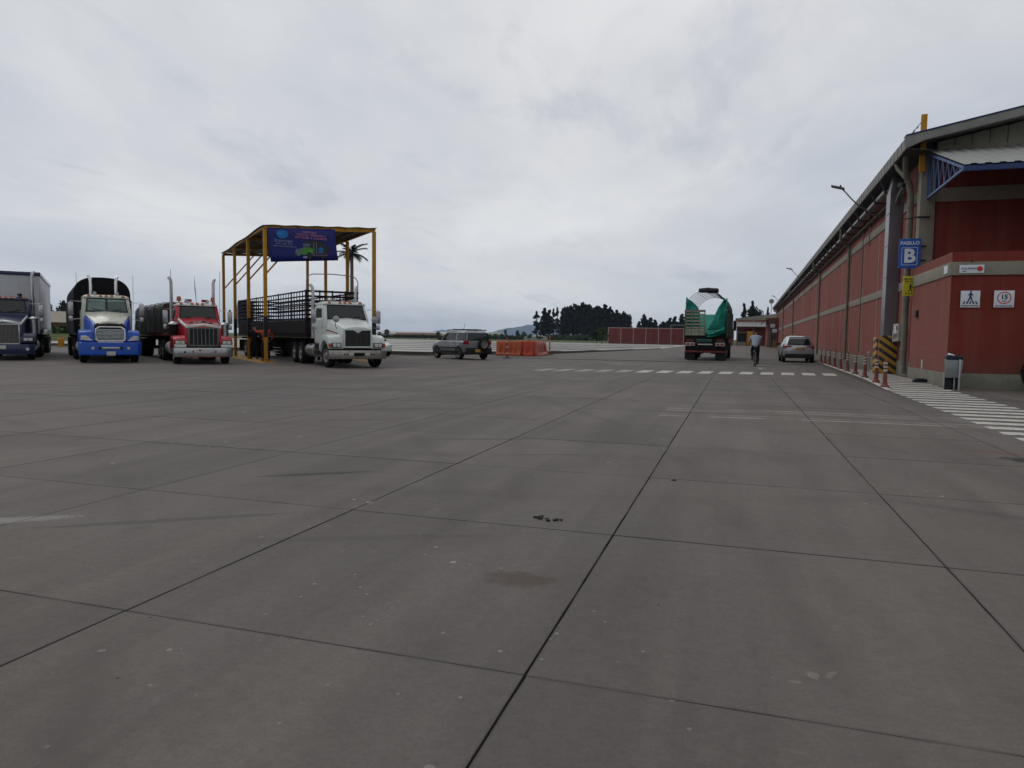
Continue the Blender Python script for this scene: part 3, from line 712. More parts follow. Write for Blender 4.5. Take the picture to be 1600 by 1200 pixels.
# striped crash guard
def stripes(name):
    mt, t, b = nodes_of(name); k = N(t)
    g = k.n('ShaderNodeTexCoord').outputs['Object']; sp = k.n('ShaderNodeSeparateXYZ'); k.l(g, sp.inputs[0])
    f = k.m('FRACT', k.m('DIVIDE', k.m('ADD', k.m('ADD', sp.outputs[2], 5.05), k.m('MULTIPLY', k.m('SUBTRACT', sp.outputs[0], k.m('MULTIPLY', sp.outputs[1], -.22)), .72)), .30))
    on = k.m('GREATER_THAN', f, .52)
    w = k.noise(g, 5, 5, .65)
    c = k.mix(on, (.38, .205, .02), (.012, .012, .013))
    c = k.mix(k.m('MULTIPLY', k.ramp(w, .5, .75), .35), c, (.16, .11, .06))
    k.l(c, b.inputs['Base Color']); b.inputs['Roughness'].default_value = .6
    return mt
m_str = stripes('hazard_stripes')
gd = thing('crash_guard', 'yellow and black striped steel crash guard around the foot of the duct', 'guard', wl(0, 0, .1), -.0148)
MB().prism([(-.64, 0), (-.03, 0), (-.03, 1.36), (-.10, 1.43), (-.56, 1.43), (-.64, 1.36)], 'y', 2.62, 2.68).build('front_plate', m_str, gd, bevel=.006)
MB().prism([(2.75, 0), (3.45, 0), (3.45, 1.36), (2.75, 1.36)], 'x', -.72, -.66).build('side_plate', m_str, gd, bevel=.006)
MB().tube([(-.78, 4.3, 0), (-.78, 4.3, .75), (-.78, 4.1, .78), (-.78, 3.9, .75), (-.78, 3.9, 0)], .03, 8).build('hoop', m_strip, gd)

# wall lamps on curved arms
def wlamp(yv, label):
    t = thing('street_lamp', label, 'lamp', wl(-.05, yv, 0), -.0148, 'lamps on arms along the warehouse eave')
    MB().tube([(.04, 0, 6.65), (-.5, 0, 6.88), (-.9, 0, 7.18), (-1.2, 0, 7.48), (-1.45, 0, 7.78), (-1.6, 0, 7.94)], .03, 8).build('arm', m_galv, t)
    MB().loft([[(x, y_*w_, z+zz_) for y_, zz_ in ((-1, 0), (1, 0), (1, .05), (.5, .09), (-.5, .09), (-1, .05))] for x, w_, z in ((-1.5, .06, 7.88), (-1.6, .11, 7.92), (-1.98, .11, 8.02), (-2.04, .05, 8.04))]).build('head', pm('lamp_grey', (.07, .07, .085), .5), t)
    MB().cyl((-1.66, 0, 8.0), (-1.66, 0, 8.10), .04, n=10).build('photocell', m_dark, t)
wlamp(7.35, 'grey lamp on a curved arm nearest on the warehouse eave')
wlamp(45, 'grey lamp on a curved arm halfway along the warehouse eave')
wlamp(89, 'small grey lamp on a curved arm farthest along the warehouse eave')
# dish on a mast at the far end
t = thing('dish_mast', 'round dish on a thin mast above the far end of the warehouse roof', 'antenna', wl(-1.0, 126, 0))
MB().cyl((0, 0, 6.6), (0, 0, 8.9), .05).build('mast', m_galv, t)
MB().lathe([(0, .0), (.27, -.03), (.46, -.10), (.49, -.09), (.28, -.015), (0, .025)], (0, -.1, 9.1), 'y', 18).build('dish', m_roofs, t)

# ================================================================== vehicles
m_tyre = pm('tyre_rubber', (.011, .0105, .010), .9, spec=.12, dirt=.45, dcol=(.06, .055, .05), vs=4)
m_rim = pm('dull_rim', (.20, .195, .185), .5, metal=.3, dirt=.6, dcol=(.07, .06, .05))
m_chrome = pm('chrome', (.52, .52, .53), .14, metal=1, var=.08, vs=5)
m_chromed = pm('dull_chrome', (.36, .36, .365), .28, metal=.9, var=.2, vs=4, dirt=.35)
m_chas = pm('chassis_black', (.008, .0078, .0075), .85, spec=.1, dirt=.4, dcol=(.05, .042, .035))
m_glass = pm('dark_glass', (.006, .010, .011), .05, var=.1, spec=.45)
m_glassg = pm('green_glass', (.04, .07, .062), .05, var=.25, vs=1.2, spec=.5)
m_rubber = pm('rubber_trim', (.012, .012, .012), .7)
m_amber = pm('amber_lens', (.30, .07, .02), .3, spec=.4)
m_redl = pm('red_lens', (.22, .014, .016), .25, spec=.4)
m_lens = pm('clear_lens', (.42, .42, .41), .12, var=.3, vs=14, coat=.5)
m_plate = pm('number_plate', (.40, .22, .03), .5, dirt=.5)
m_platew = pm('white_plate', (.45, .45, .42), .5, dirt=.4)
m_grl = pm('grille_dark', (.02, .02, .021), .5, metal=.3)

def wheel_mesh(r, w, rimr, dish):
    t = MB().lathe([(rimr, -w*.42), (rimr+.03, -w*.5), (r-.06, -w*.5), (r-.015, -w*.42), (r, -w*.25), (r, w*.25), (r-.015, w*.42), (r-.06, w*.5), (rimr+.03, w*.5), (rimr, w*.42)], (0,0,0), 'y', 28).mesh('tyre', m_tyre)
    q = MB().lathe([(0, -w*.5*dish-.02), (.07, -w*.5*dish-.02), (.10, -w*.5*dish+.03), (rimr*.55, -w*.35*dish+.03), (rimr*.8, -w*.22), (rimr*.9, -w*.44), (rimr+.012, -w*.46), (rimr+.012, w*.46), (rimr*.85, w*.4), (rimr*.8, w*.2), (0, w*.2)], (0,0,0), 'y', 20)
    for k_ in range(10):
        a = 2*PI*k_/10; q.cyl((rimr*.62*math.cos(a), -w*.33*dish-.03, rimr*.62*math.sin(a)), (rimr*.62*math.cos(a), -w*.2, rimr*.62*math.sin(a)), .022, n=6)
    return t, q.mesh('wheel', m_rim)
W_T, W_R = wheel_mesh(.51, .29, .285, 1.0)
def wheel(parent, x, y, z=.51, side=-1, steer=0, T=None, Rm=None, s=1):
    o = link('wheel', Rm or W_R, parent, (x, y, z), (0, 0, (0 if side < 0 else PI)+steer)); o.scale = (s, 1, s)
    link('tyre', T or W_T, o); return o

def tractor(name, label, loc, rotz, paint, roofz=2.85, hood='square', accent=None, scale=.93, group=None, cleaners=False, stacks=3.9, ww=.96, steer=0, bumper=None, side=None, beacons=False, visor=False, glass=None):
    """Bonneted lorry tractor: x forward from the front axle, y left."""
    r = thing(name, label, 'truck', loc, rotz, group, scale)
    acc = accent or paint
    rz = roofz
    # chassis
    f = MB()
    for y_ in (-.42, .42): f.box(-6.2, .75, y_-.05, y_+.05, .62, .88)
    for x in (-6.0, -4.6, -3.2, -1.6, .5): f.box(x-.08, x+.08, -.42, .42, .66, .84)
    f.box(-.12, .12, -.85, .85, .42, .58); f.box(-4.3, -4.1, -.9, .9, .42, .60); f.box(-5.6, -5.4, -.9, .9, .42, .60)
    f.box(-.5, .7, -.55, .55, .45, 1.1); f.box(-2.6, -.6, -.45, .45, .5, 1.0)
    f.build('chassis', m_chas, r, bevel=.01)
    MB().prism([(-5.3, .9), (-3.9, .9), (-3.9, 1.06), (-5.6, 1.0)], 'y', -.5, .5).build('fifth_wheel', m_chas, r, bevel=.02)
    # wheels
    for sd in (-1, 1):
        wheel(r, 0, sd*.99, side=sd, steer=steer)
        for x in (-4.2, -5.5):
            wheel(r, x, sd*1.06, side=sd); wheel(r, x, sd*.74, side=sd)
    for x in (-4.2, -5.5):
        pass
    for sd in (-1, 1): MB().box(-6.35, -6.31, sd*.6, sd*1.22, .22, 1.0).build('mudflap', m_rubber, r)
    # cab
    zb, zw_ = 1.0, rz-.78
    def ring(z, x0, x1, w, rr=.12):
        return [(x1, w-rr*1.6, z), (x1-rr, w, z), (x0+rr, w, z), (x0, w-rr, z), (x0, -w+rr, z), (x0+rr, -w, z), (x1-rr, -w, z), (x1, -w+rr*1.6, z)]
    cb = MB().loft([ring(zb, -2.45, -.78, ww), ring(zw_, -2.5, -.72, ww), ring(rz-.12, -2.46, -1.06, ww-.07), ring(rz-.02, -2.38, -1.16, ww-.16, .15)])
    cb.build('cab', paint, r, bevel=.03)
    # roof cap a little proud, in the accent colour
    MB().loft([ring(rz-.13, -2.50, -1.00, ww-.055), ring(rz-.05, -2.48, -1.03, ww-.07), ring(rz+.02, -2.3, -1.2, ww-.22)]).build('roof', acc, r, bevel=.02)
    # windscreen
    def wsp(u, v, off):
        x = -.72 + (-1.06+.72)*v; z = zw_ + (rz-.12-zw_)*v; w = (ww-.19) + ((ww-.07-.19)-(ww-.19))*v
        n2 = Vector((rz-.12-zw_, 0, .34)).normalized()
        return Vector((x, u*w, z)) + n2*off
    ga = MB().slab(wsp(-1.06, .0, .004), wsp(1.06, .0, .004), wsp(1.06, .97, .004), wsp(-1.06, .97, .004), -.02); ga.build('windscreen_frame', m_rubber, r, bevel=.006)
    ws = MB().slab(wsp(-1, .08, .012), wsp(1, .08, .012), wsp(1, .9, .012), wsp(-1, .9, .012), -.006).build('windscreen', glass or m_glass, r, smooth=False)
    if visor:
        MB().slab(wsp(-.04, .05, .02), wsp(.04, .05, .02), wsp(.04, .92, .02), wsp(-.04, .92, .02), -.006).build('centre_post', m_rubber, ws, smooth=False)
        MB().slab(wsp(-.97, .78, .017), wsp(-.06, .72, .017), wsp(-.06, .86, .017), wsp(-.97, .88, .017), -.003).build('shade_band', pm('tint_band', (.16, .24, .22), .2), ws, smooth=False)
        MB().slab(wsp(.06, .72, .017), wsp(.97, .78, .017), wsp(.97, .88, .017), wsp(.06, .86, .017), -.003).build('shade_band', pm('tint_band', (.16, .24, .22), .2), ws, smooth=False)
        MB().slab(wsp(-.93, .12, .017), wsp(-.1, .12, .017), wsp(-.1, .68, .017), wsp(-.93, .68, .017), -.003).build('sun_shade', pm('shade_card', (.13, .18, .16), .6), ws, smooth=False)
    for sg in (-1, 1):
        MB().bar(wsp(sg*.15, .06, .03), wsp(sg*.75, .22, .03), .02).build('wiper', m_rubber, r, smooth=False)
    # doors and side glass
    for sd in (-1, 1):
        def dp(x, z, o):
            t = (z-zw_)/(rz-.12-zw_) if z > zw_ else 0
            return (x, sd*(ww+o-.07*t), z)
        P_ = [dp(-1.0, 1.12, .012), dp(-2.2, 1.12, .012), dp(-2.2, zw_, .012), dp(-2.2, rz-.22, .012), dp(-1.2, rz-.22, .012), dp(-.95, zw_, .012)]
        d = MB().add(P_+[(a, b_-sd*.03, c) for a, b_, c in P_], [(0,1,2,5), (2,3,4,5), (0,6,7,1), (1,7,8,2), (2,8,9,3), (3,9,10,4), (4,10,11,5), (5,11,6,0)]).build('door', paint, r, smooth=False)
        G_ = [dp(-1.05, zw_+.08, .02), dp(-2.1, zw_+.08, .02), dp(-2.1, rz-.28, .02), dp(-1.24, rz-.28, .02)]
        MB().slab(*G_, -.006*sd).build('window', side or glass or m_glass, d, smooth=False)
        MB().box(-2.12, -1.95, sd*(ww+.02), sd*(ww+.06), 1.62, 1.67).build('handle', m_chromed, d, bevel=.008)
        # steps and tank
        st_ = MB()
        for z in (.42, .68, .94): st_.box(-2.1, -1.0, sd*.78, sd*1.08, z, z+.04)
        for x in (-2.1, -1.02): st_.box(x, x+.03, sd*.80, sd*1.06, .42, .98)
        st_.build('steps', m_chromed, r, smooth=False)
        tk = MB().cyl((-3.55, sd*.86, .66), (-2.2, sd*.86, .66), .30, n=20)
        for x in (-3.3, -2.5): tk.cyl((x, sd*.86, .66), (x+.06, sd*.86, .66), .312, n=20)
        tk.build('fuel_tank', m_chromed, r, bevel=.012)
        # mirrors
        mr = MB().tube([(-.95, sd*(ww-.04), rz-.32), (-.80, sd*(ww+.42), rz-.30), (-.80, sd*(ww+.42), zw_-.35), (-.9, sd*(ww-.02), zw_-.30)], .018, 6).build('mirror_bracket', m_chromed, r)
        MB().box(-.86, -.74, sd*(ww+.32), sd*(ww+.52), rz-.92, rz-.36).build('mirror', m_chromed, mr, bevel=.025)
        MB().box(-.86, -.76, sd*(ww+.34), sd*(ww+.50), rz-1.2, rz-.98).build('mirror', m_chromed, mr, bevel=.03)
        # exhaust stacks
        if stacks:
            y_ = sd*.52 if hood == 'round' else sd*(ww-.02)
            s_ = MB().tube([(-2.66, y_, 1.2), (-2.66, y_, rz+.1)], .095, 12)
            s_.tube([(-2.66, y_, rz+.1), (-2.66, y_, stacks-.25), (-2.70, y_+sd*.03, stacks-.1), (-2.82, y_+sd*.08, stacks)], [.07, .07, .07, .068], 12)
            s_.build('exhaust_stack', m_chrome if hood == 'round' else m_chromed, r)
    # roof lamps, horns
    for y_ in (-.68, -.22, 0, .22, .68):
        MB().loft([[(-1.02+dx, y_+a, rz-.06+h) for dx, a in ((.05, -.07), (.05, .07), (-.06, .07), (-.06, -.07))] for h, in ((0,),)] + [[(-1.06, y_-.04, rz+.03), (-1.06, y_+.04, rz+.03), (-1.12, y_+.04, rz+.03), (-1.12, y_-.04, rz+.03)]]).build('roof_light', m_amber, r)
    for y_ in (-.45, .45):
        h_ = MB().tube([(-1.9, y_, rz+.09), (-1.3, y_, rz+.09), (-1.15, y_, rz+.09)], [.02, .03, .075], 10); h_.box(-1.7, -1.65, y_-.02, y_+.02, rz, rz+.08)
        h_.build('air_horn', m_chromed, r)
    if beacons:
        for y_ in (-.72, .72):
            b_ = MB().cyl((-1.5, y_, rz-.02), (-1.5, y_, rz+.12), .03, n=8).build('beacon_post', m_chas, r)
            MB().cyl((-1.5, y_, rz+.10), (-1.5, y_, rz+.30), .11, .08, n=14).build('beacon', m_amber, b_)
        for y_ in (-.35, .35): MB().box(-1.35, -1.2, y_-.14, y_+.14, rz+.06, rz+.18).build('work_lamp', m_redl, r, bevel=.02)
    return r, dict(zw=zw_, rz=rz, ww=ww, wsp=wsp)

def hood_square(r, paint, zt, zg, wg=.62, wc=.93, x1=.72, stripe=None, zlow=.95):
    """Flat sided bonnet with separate wings: zt height at the screen, zg at the grille."""
    def ring(x, w, z0, z1, crown=.05):
        return [(x, -w, z0), (x, -w, z1-.10), (x, -w+.07, z1-.02), (x, 0, z1+crown), (x, w-.07, z1-.02), (x, w, z1-.10), (x, w, z0)]
    MB().loft([ring(-.85, wc-.10, zlow, zt), ring(-.2, (wc+wg)/2-.02, zlow, (zt*.45+zg*.55)+.03), ring(x1, wg+.05, zlow-.15, zg)]).build('hood', paint, r, bevel=.012)
    if stripe:
        MB().loft([[(x1+.012, -wg-.04, zg-.13), (x1+.012, -wg-.04, zg-.05), (x1-.05, -wg-.04, zg-.02)], [(x1+.012, 0, zg-.02), (x1+.012, 0, zg+.05), (x1-.05, 0, zg+.075)], [(x1+.012, wg+.04, zg-.13), (x1+.012, wg+.04, zg-.05), (x1-.05, wg+.04, zg-.02)]]).build('hood_trim', stripe, r)
        for sd in (-1, 1): MB().loft([[(x1, sd*(wg+.06), zg-.10), (x1, sd*(wg+.06), zg-.03), (x1, sd*(wg+.02), zg)], [(-.85, sd*(wc-.085), zt-.13), (-.85, sd*(wc-.085), zt-.06), (-.85, sd*(wc-.13), zt+.0)]]).build('hood_trim', stripe, r)
def grille_v(r, w, z0, z1, x, nb, frame, barmat, crown=0):
    g_ = MB(); t = .06
    g_.box(x, x+.05, -w, -w+t, z0, z1).box(x, x+.05, w-t, w, z0, z1).box(x, x+.05, -w+t, w-t, z0, z0+t).box(x, x+.05, -w+t, w-t, z1-t, z1)
    if crown: g_.prism([(-w, z1), (w, z1), (.08, z1+crown), (-.08, z1+crown)], 'x', x, x+.05)
    fr = g_.build('grille', frame, r, bevel=.008)
    MB().box(x-.02, x+.01, -w+t, w-t, z0+t, z1-t).build('grille_mesh', m_grl, fr, smooth=False)
    bw = (2*w-2*t)/nb
    bm_ = MB().box(.012, .035, -.012, .012, z0+t, z1-t).mesh('bar', barmat, smooth=False)
    for i in range(1, nb): link('bar', bm_, fr, (x, -w+t+bw*i, 0))
    return fr
def wing(r, sd, paint, y0=.60, y1=1.20, ztop=1.28, xf=.78, zf=.86):
    """Arched front wing over the wheel."""
    arc = [(.66*math.cos(a), .53+.64*math.sin(a)) for a in [R(q) for q in range(170, 14, -13)]]
    outer = [(xf, zf-.05), (xf, ztop-.26), (xf-.10, ztop-.09), (xf-.38, ztop), (-.05, ztop+.02), (-.42, ztop-.04), (-.72, ztop-.25), (-.84, ztop-.55)]
    poly = arc + outer
    inn = [(x, z) for x, z in poly]
    ot = [(x*(.97 if x > 0 else 1.0), z-(.05 if z > 1.0 else 0)) for x, z in poly]
    return MB().prism(inn, 'y', sd*y0, sd*y1, taper=ot).build('fender', paint, r, bevel=.035)
def bumper(r, mat, z0, z1, x=.80, w=1.2, sweep=.16, proud=.16):
    P_ = [(x+proud, -w*.72), (x+proud, w*.72), (x+proud-sweep*.5, w*.93), (x+proud-sweep, w), (x-.28, w), (x-.28, w-.06), (x+.02, w-.1), (x+.02, -w+.1), (x-.28, -w+.06), (x-.28, -w), (x+proud-sweep, -w), (x+proud-sweep*.5, -w*.93)]
    return MB().prism(P_, 'z', z0, z1).build('bumper', mat, r, bevel=.03)
def headlamp(r, x, y, z, w, h, rim, turn=False, sd=1):
    b_ = MB().box(x-.10, x+.015, y-w/2-.025, y+w/2+.025, z-h/2-.025, z+h/2+.025).build('headlight', rim, r, bevel=.015)
    for dy in (-w/4, w/4): MB().box(x, x+.024, y+dy-w/4+.008, y+dy+w/4-.008, z-h/2, z+h/2).build('lens', m_lens, b_, bevel=.01)
    if turn: MB().box(x-.12, x+.02, y+sd*(w/2+.04), y+sd*(w/2+.15), z-h/2, z+h/2).build('indicator', m_amber, r, bevel=.015)
def plate(r, x, z, mat=m_plate, y=0, s='', w=.34, h=.17):
    p_ = MB().box(x, x+.012, y-w/2, y+w/2, z-h/2, z+h/2).build('license_plate', mat, r, bevel=.003); return p_

m_bluep = pm('blue_paint', (.004, .062, .36), .35, var=.12, dirt=.3, dcol=(.03, .06, .14), coat=.2)
m_creamp = pm('cream_paint', (.42, .43, .37), .35, var=.08, dirt=.3, coat=.4)
m_redpt = pm('red_paint', (.36, .010, .020), .34, var=.15, dirt=.5, dcol=(.14, .03, .03), coat=.5)
m_whitept = pm('white_paint', (.50, .54, .52), .38, var=.08, dirt=.5, dcol=(.30, .28, .24), coat=.4)
m_navypt = pm('navy_paint', (.012, .016, .062), .3, var=.15, dirt=.35, dcol=(.035, .035, .05), coat=.5)

TG = 'bonneted lorries parked nose out'
# ---- blue and cream
rB, dB = tractor('blue_truck', 'bright blue truck with cream cab top, chrome grille and black covered body', (-24.85, 23.2, 0), R(-39), m_creamp, 3.02, 'round', m_creamp, ww=.99, stacks=3.98, visor=True, group=TG, glass=m_glassg)
def ringB(x, w, z0, z1, k=.8):
    return [(x, -w, z0), (x, -w*1.0, z1-.34), (x, -w*.90, z1-.12), (x, -w*.55, z1-.02), (x, 0, z1+.02), (x, w*.55, z1-.02), (x, w*.90, z1-.12), (x, w, z1-.34), (x, w, z0)]
MB().loft([ringB(-.80, .93, 1.0, 2.26), ringB(-.3, .86, .95, 2.10), ringB(.35, .74, .9, 1.86), ringB(.74, .66, .85, 1.60)]).build('hood', m_bluep, rB, bevel=.02)
MB().loft([[(x, -w, z), (x, -w*.55, z+.13), (x, 0, z+.165), (x, w*.55, z+.13), (x, w, z), (x, 0, z+.02)] for x, w, z in ((-.82, .90, 2.15), (-.3, .77, 2.01), (.30, .60, 1.81), (.62, .52, 1.64))]).build('hood_top', m_creamp, rB, bevel=.01)
MB().loft([[(x, -w, z), (x, -w, z+.05), (x, -w*.8, z+.14), (x, 0, z+.17), (x, w*.8, z+.14), (x, w, z+.05), (x, w, z)] for x, w, z in ((.45, .60, 1.62), (.80, .60, 1.50))]).build('hood_scoop', m_chas, rB, bevel=.01)
go = MB(); Pout = [(-.62, 1.0), (-.58, 1.50), (-.44, 1.60), (.44, 1.60), (.58, 1.50), (.62, 1.0), (.54, .93), (-.54, .93)]
Pin = [(y_*.86, 1.265+(z-1.265)*.80) for y_, z in Pout]
go.add([(.76, y_, z) for y_, z in Pout]+[(.86, y_*.98, z) for y_, z in Pout]+[(.86, y_, z) for y_, z in Pin]+[(.76, y_, z) for y_, z in Pin], [(k_*8+i, k_*8+(i+1) % 8, ((k_+1) % 4)*8+(i+1) % 8, ((k_+1) % 4)*8+i) for k_ in range(4) for i in range(8)])
gB = go.build('grille', m_chrome, rB, bevel=.015)
MB().prism([(y_*.99, z) for y_, z in Pin], 'x', .77, .79).build('grille_mesh', pm('grille_grey', (.03, .03, .036), .5), gB, smooth=False)
bmB = MB().box(.79, .83, -.54, .54, -.016, .016).mesh('bar', m_chrome, smooth=False)
for i in range(8): link('bar', bmB, gB, (0, 0, 1.05+.058*i))
em = MB()
for k_ in range(24):
    a, b_ = 2*PI*k_/24, 2*PI*(k_+1)/24
    em.add([(.865, .115*math.cos(a), 1.265+.115*math.sin(a)), (.865, .115*math.cos(b_), 1.265+.115*math.sin(b_)), (.865, .092*math.cos(b_), 1.265+.092*math.sin(b_)), (.865, .092*math.cos(a), 1.265+.092*math.sin(a))], [(0,1,2,3)])
for k_ in range(3):
    a = PI/2+2*PI*k_/3; em.add([(.865, .1*math.cos(a), 1.265+.1*math.sin(a)), (.865, .016*math.cos(a+1.05), 1.265+.016*math.sin(a+1.05)), (.865, 0, 1.265), (.865, .016*math.cos(a-1.05), 1.265+.016*math.sin(a-1.05))], [(0,1,2,3)])
em.build('emblem', m_chromed, gB, smooth=False)
for sd in (-1, 1):
    wing(rB, sd, m_bluep, .58, 1.17, 1.46, .70, .85)
    MB().loft([[(.45, sd*.62, .95), (.45, sd*1.1, 1.0), (.35, sd*1.1, 1.42), (.35, sd*.66, 1.44)], [(.80, sd*.60, .9), (.72, sd*1.10, .95), (.62, sd*1.04, 1.22), (.74, sd*.62, 1.20)]]).build('headlight_pod', m_bluep, rB, bevel=.05, seg=3)
    hl = MB().loft([[(.70, sd*.66, .98), (.60, sd*1.14, 1.0), (.50, sd*1.12, 1.2), (.58, sd*.92, 1.20)], [(.825, sd*.66, .97), (.765, sd*1.12, 1.0), (.69, sd*1.10, 1.18), (.75, sd*.92, 1.19)]]).build('headlight', m_chromed, rB, bevel=.02)
    for y_, rr in ((1.0, .085), (.85, .075)): MB().cyl((.70, sd*y_, 1.075), (.80-.1*(y_-.8), sd*y_, 1.075), rr, n=14).build('lens', m_lens, hl)
MB().prism([(.97, -.75), (.97, .75), (.92, 1.08), (.78, 1.21), (.45, 1.21), (.45, -1.21), (.78, -1.21), (.92, -1.08)], 'z', .34, .90, taper=[(.93, -.75), (.93, .75), (.88, 1.08), (.74, 1.21), (.45, 1.21), (.45, -1.21), (.74, -1.21), (.88, -1.08)]).build('bumper', m_bluep, rB, bevel=.05, seg=3)
MB().box(.945, .985, -.34, .34, .60, .70).build('bumper_slot', m_chromed, rB, bevel=.01)
for y_ in (-.68, -.42, .42, .68): MB().cyl((.90, y_, .65), (.985, y_, .65), .06, n=14).build('fog_lamp', m_rubber if abs(y_) < .5 else m_lens, rB)
MB().box(.80, .90, -.48, .48, .885, .925).build('lower_trim', m_chrome, rB, bevel=.01)
plate(rB, .99, .42, m_platew)
for sd in (-1, 1):
    MB().tube([(-1.4, sd*1.12, 2.2), (-1.42, sd*1.14, 4.0)], .008, 4).build('antenna', m_rubber, rB)

# ---- red
rR, dR = tractor('red_truck', 'red truck with flat vertical grille, chrome bumper and amber beacons', (-21.2, 24.35, 0), R(-41.5), m_redpt, 2.72, 'square', m_whitept, stacks=3.95, ww=.94, beacons=True, group=TG)
hood_square(rR, m_redpt, 2.05, 1.70, .68, .95, .76, m_whitept)
grille_v(rR, .62, .78, 1.60, .77, 7, pm('worn_frame', (.12, .118, .115), .45, metal=.6, var=.2), pm('worn_bar', (.17, .165, .16), .4, metal=.6))
MB().loft([[(x, -w, z), (x, 0, z+.10), (x, w, z), (x, w, z-.03), (x, 0, z+.06), (x, -w, z-.03)] for x, w, z in ((.25, .66, 1.80), (.45, .66, 1.74))]).build('hood_deflector', m_glass, rR)
bR = bumper(rR, m_chromed, .32, .72, .82, 1.20)
MB().box(.985, .992, -.95, .85, .32, .36).build('rust_edge', pm('rust', (.20, .07, .03), .8, var=.4), bR, smooth=False)
for sd in (-1, 1):
    wing(rR, sd, m_redpt, .66, 1.20, 1.26, .80, .84)
    headlamp(rR, .82, sd*.95, .95, .38, .14, m_chas)
    MB().prism([(.80, sd*.70), (.80, sd*1.17), (.85, sd*1.17), (.85, sd*.70)], 'z', .74, .86).build('wing_trim', m_whitept, rR, bevel=.01)
    ac = MB().cyl((-.55, sd*1.06, 1.15), (-.55, sd*1.06, 1.72), .19, n=18).build('air_cleaner', m_chas if sd < 0 else m_chromed, rR)
    MB().lathe([(0, .14), (.16, .11), (.235, .03), (.235, -.01), (.19, -.02)], (-.55, sd*1.06, 1.73), 'z', 18).build('cap', m_chromed, ac)
    MB().tube([(-1.5, sd*1.02, 2.1), (-1.52, sd*1.05, 4.25)], .009, 4).build('antenna', m_rubber, rR)
    MB().cyl((-.80, sd*1.36, 2.34), (-.80, sd*1.36, 2.45), .045, n=8).build('marker_lamp', m_redl, rR)
for y_ in (-.45, .45): MB().cyl((.97, y_, .55), (.99, y_, .55), .05, n=10).build('fog_lamp', m_amber, bR)
MB().box(.97, .99, -.82, -.74, .5, .57).build('bumper_slot', m_chas, bR)
pr_ = plate(rR, .985, .58, m_platew, -.02, w=.5, h=.18); MB().box(.998, 1.0, -.22, -.14, .58, .65).build('plate_mark', m_redl, pr_, smooth=False)
MB().tube([(-1.7, .05, 2.7), (-1.75, .0, 3.4), (-1.77, -.02, 4.0)], [.008, .02, .005], 5).build('antenna', m_rubber, rR)

# ---- white
rW, dW = tractor('white_truck', 'white truck with dark vertical grille and wide dull chrome bumper beside the yellow shelter', (-14.47, 24.95, 0), R(-43), m_whitept, 2.80, 'square', m_whitept, stacks=3.6, ww=1.0, group=TG, steer=R(6), glass=m_glass, side=m_rubber)
def ringW(x, w, z0, z1):
    return [(x, -w, z0), (x, -w, z1-.32), (x, -w*.88, z1-.06), (x, -w*.5, z1), (x, 0, z1+.03), (x, w*.5, z1), (x, w*.88, z1-.06), (x, w, z1-.32), (x, w, z0)]
MB().loft([ringW(-.80, .92, .95, 2.08), ringW(-.2, .84, .95, 1.98), ringW(.45, .70, .9, 1.78), ringW(.78, .64, .82, 1.68)]).build('hood', m_whitept, rW, bevel=.025)
gW = grille_v(rW, .60, .84, 1.62, .79, 15, m_whitept, pm('dim_bar', (.06, .058, .058), .5, metal=.4))
MB().prism([(-.20, 1.57), (.20, 1.57), (0, 1.44)], 'x', .80, .835).build('grille_point', m_whitept, gW, bevel=.01)
bW = bumper(rW, pm('tarnished_chrome', (.30, .28, .26), .3, metal=.85, var=.25, dirt=.5, dcol=(.12, .08, .05)), .38, .74, .86, 1.22)
MB().box(1.015, 1.03, -.22, .22, .50, .64).build('bumper_slot', m_chas, bW)
for y_ in (-.34, .34): MB().box(1.015, 1.035, y_-.1, y_+.1, .53, .61).build('tow_light', m_lens, bW, bevel=.01)
for y_ in (-.62, -.5, .5, .62): MB().cyl((1.0, y_, .58), (1.03, y_, .58), .035, n=8).build('bumper_bolt', m_chas, bW)
for sd in (-1, 1):
    wing(rW, sd, m_whitept, .58, 1.20, 1.40, .76, .84)
    headlamp(rW, .78, sd*.88, .94, .34, .16, m_rubber, True, sd)
    fm = MB().tube([(.35, sd*.75, 1.62), (.45, sd*.85, 1.75), (.45, sd*.82, 1.95)], .014, 6).build('hood_mirror', m_rubber, rW)
    MB().lathe([(0, -.05), (.12, -.03), (.14, .02), (0, .03)], (.47, sd*.82, 2.02), 'x', 14).build('mirror_head', m_chromed, fm)
for sd in (-1, 1):
    MB().loft([[(x, sd*w, z), (x, sd*w, z+.04)] for x, w, z in ((-.75, .930, 1.55), (-.2, .853, 1.50), (.35, .728, 1.40))], closed=False, caps=False).build('side_stripe', m_redl, rW, smooth=False)
    MB().box(-1.9, -1.15, sd*.974, sd*.978, 1.60, 1.66).build('door_mark', m_redl, rW, smooth=False)
    MB().box(-1.62, -1.50, sd*.974, sd*.978, 1.22, 1.54).build('door_mark', m_amber, rW, smooth=False)

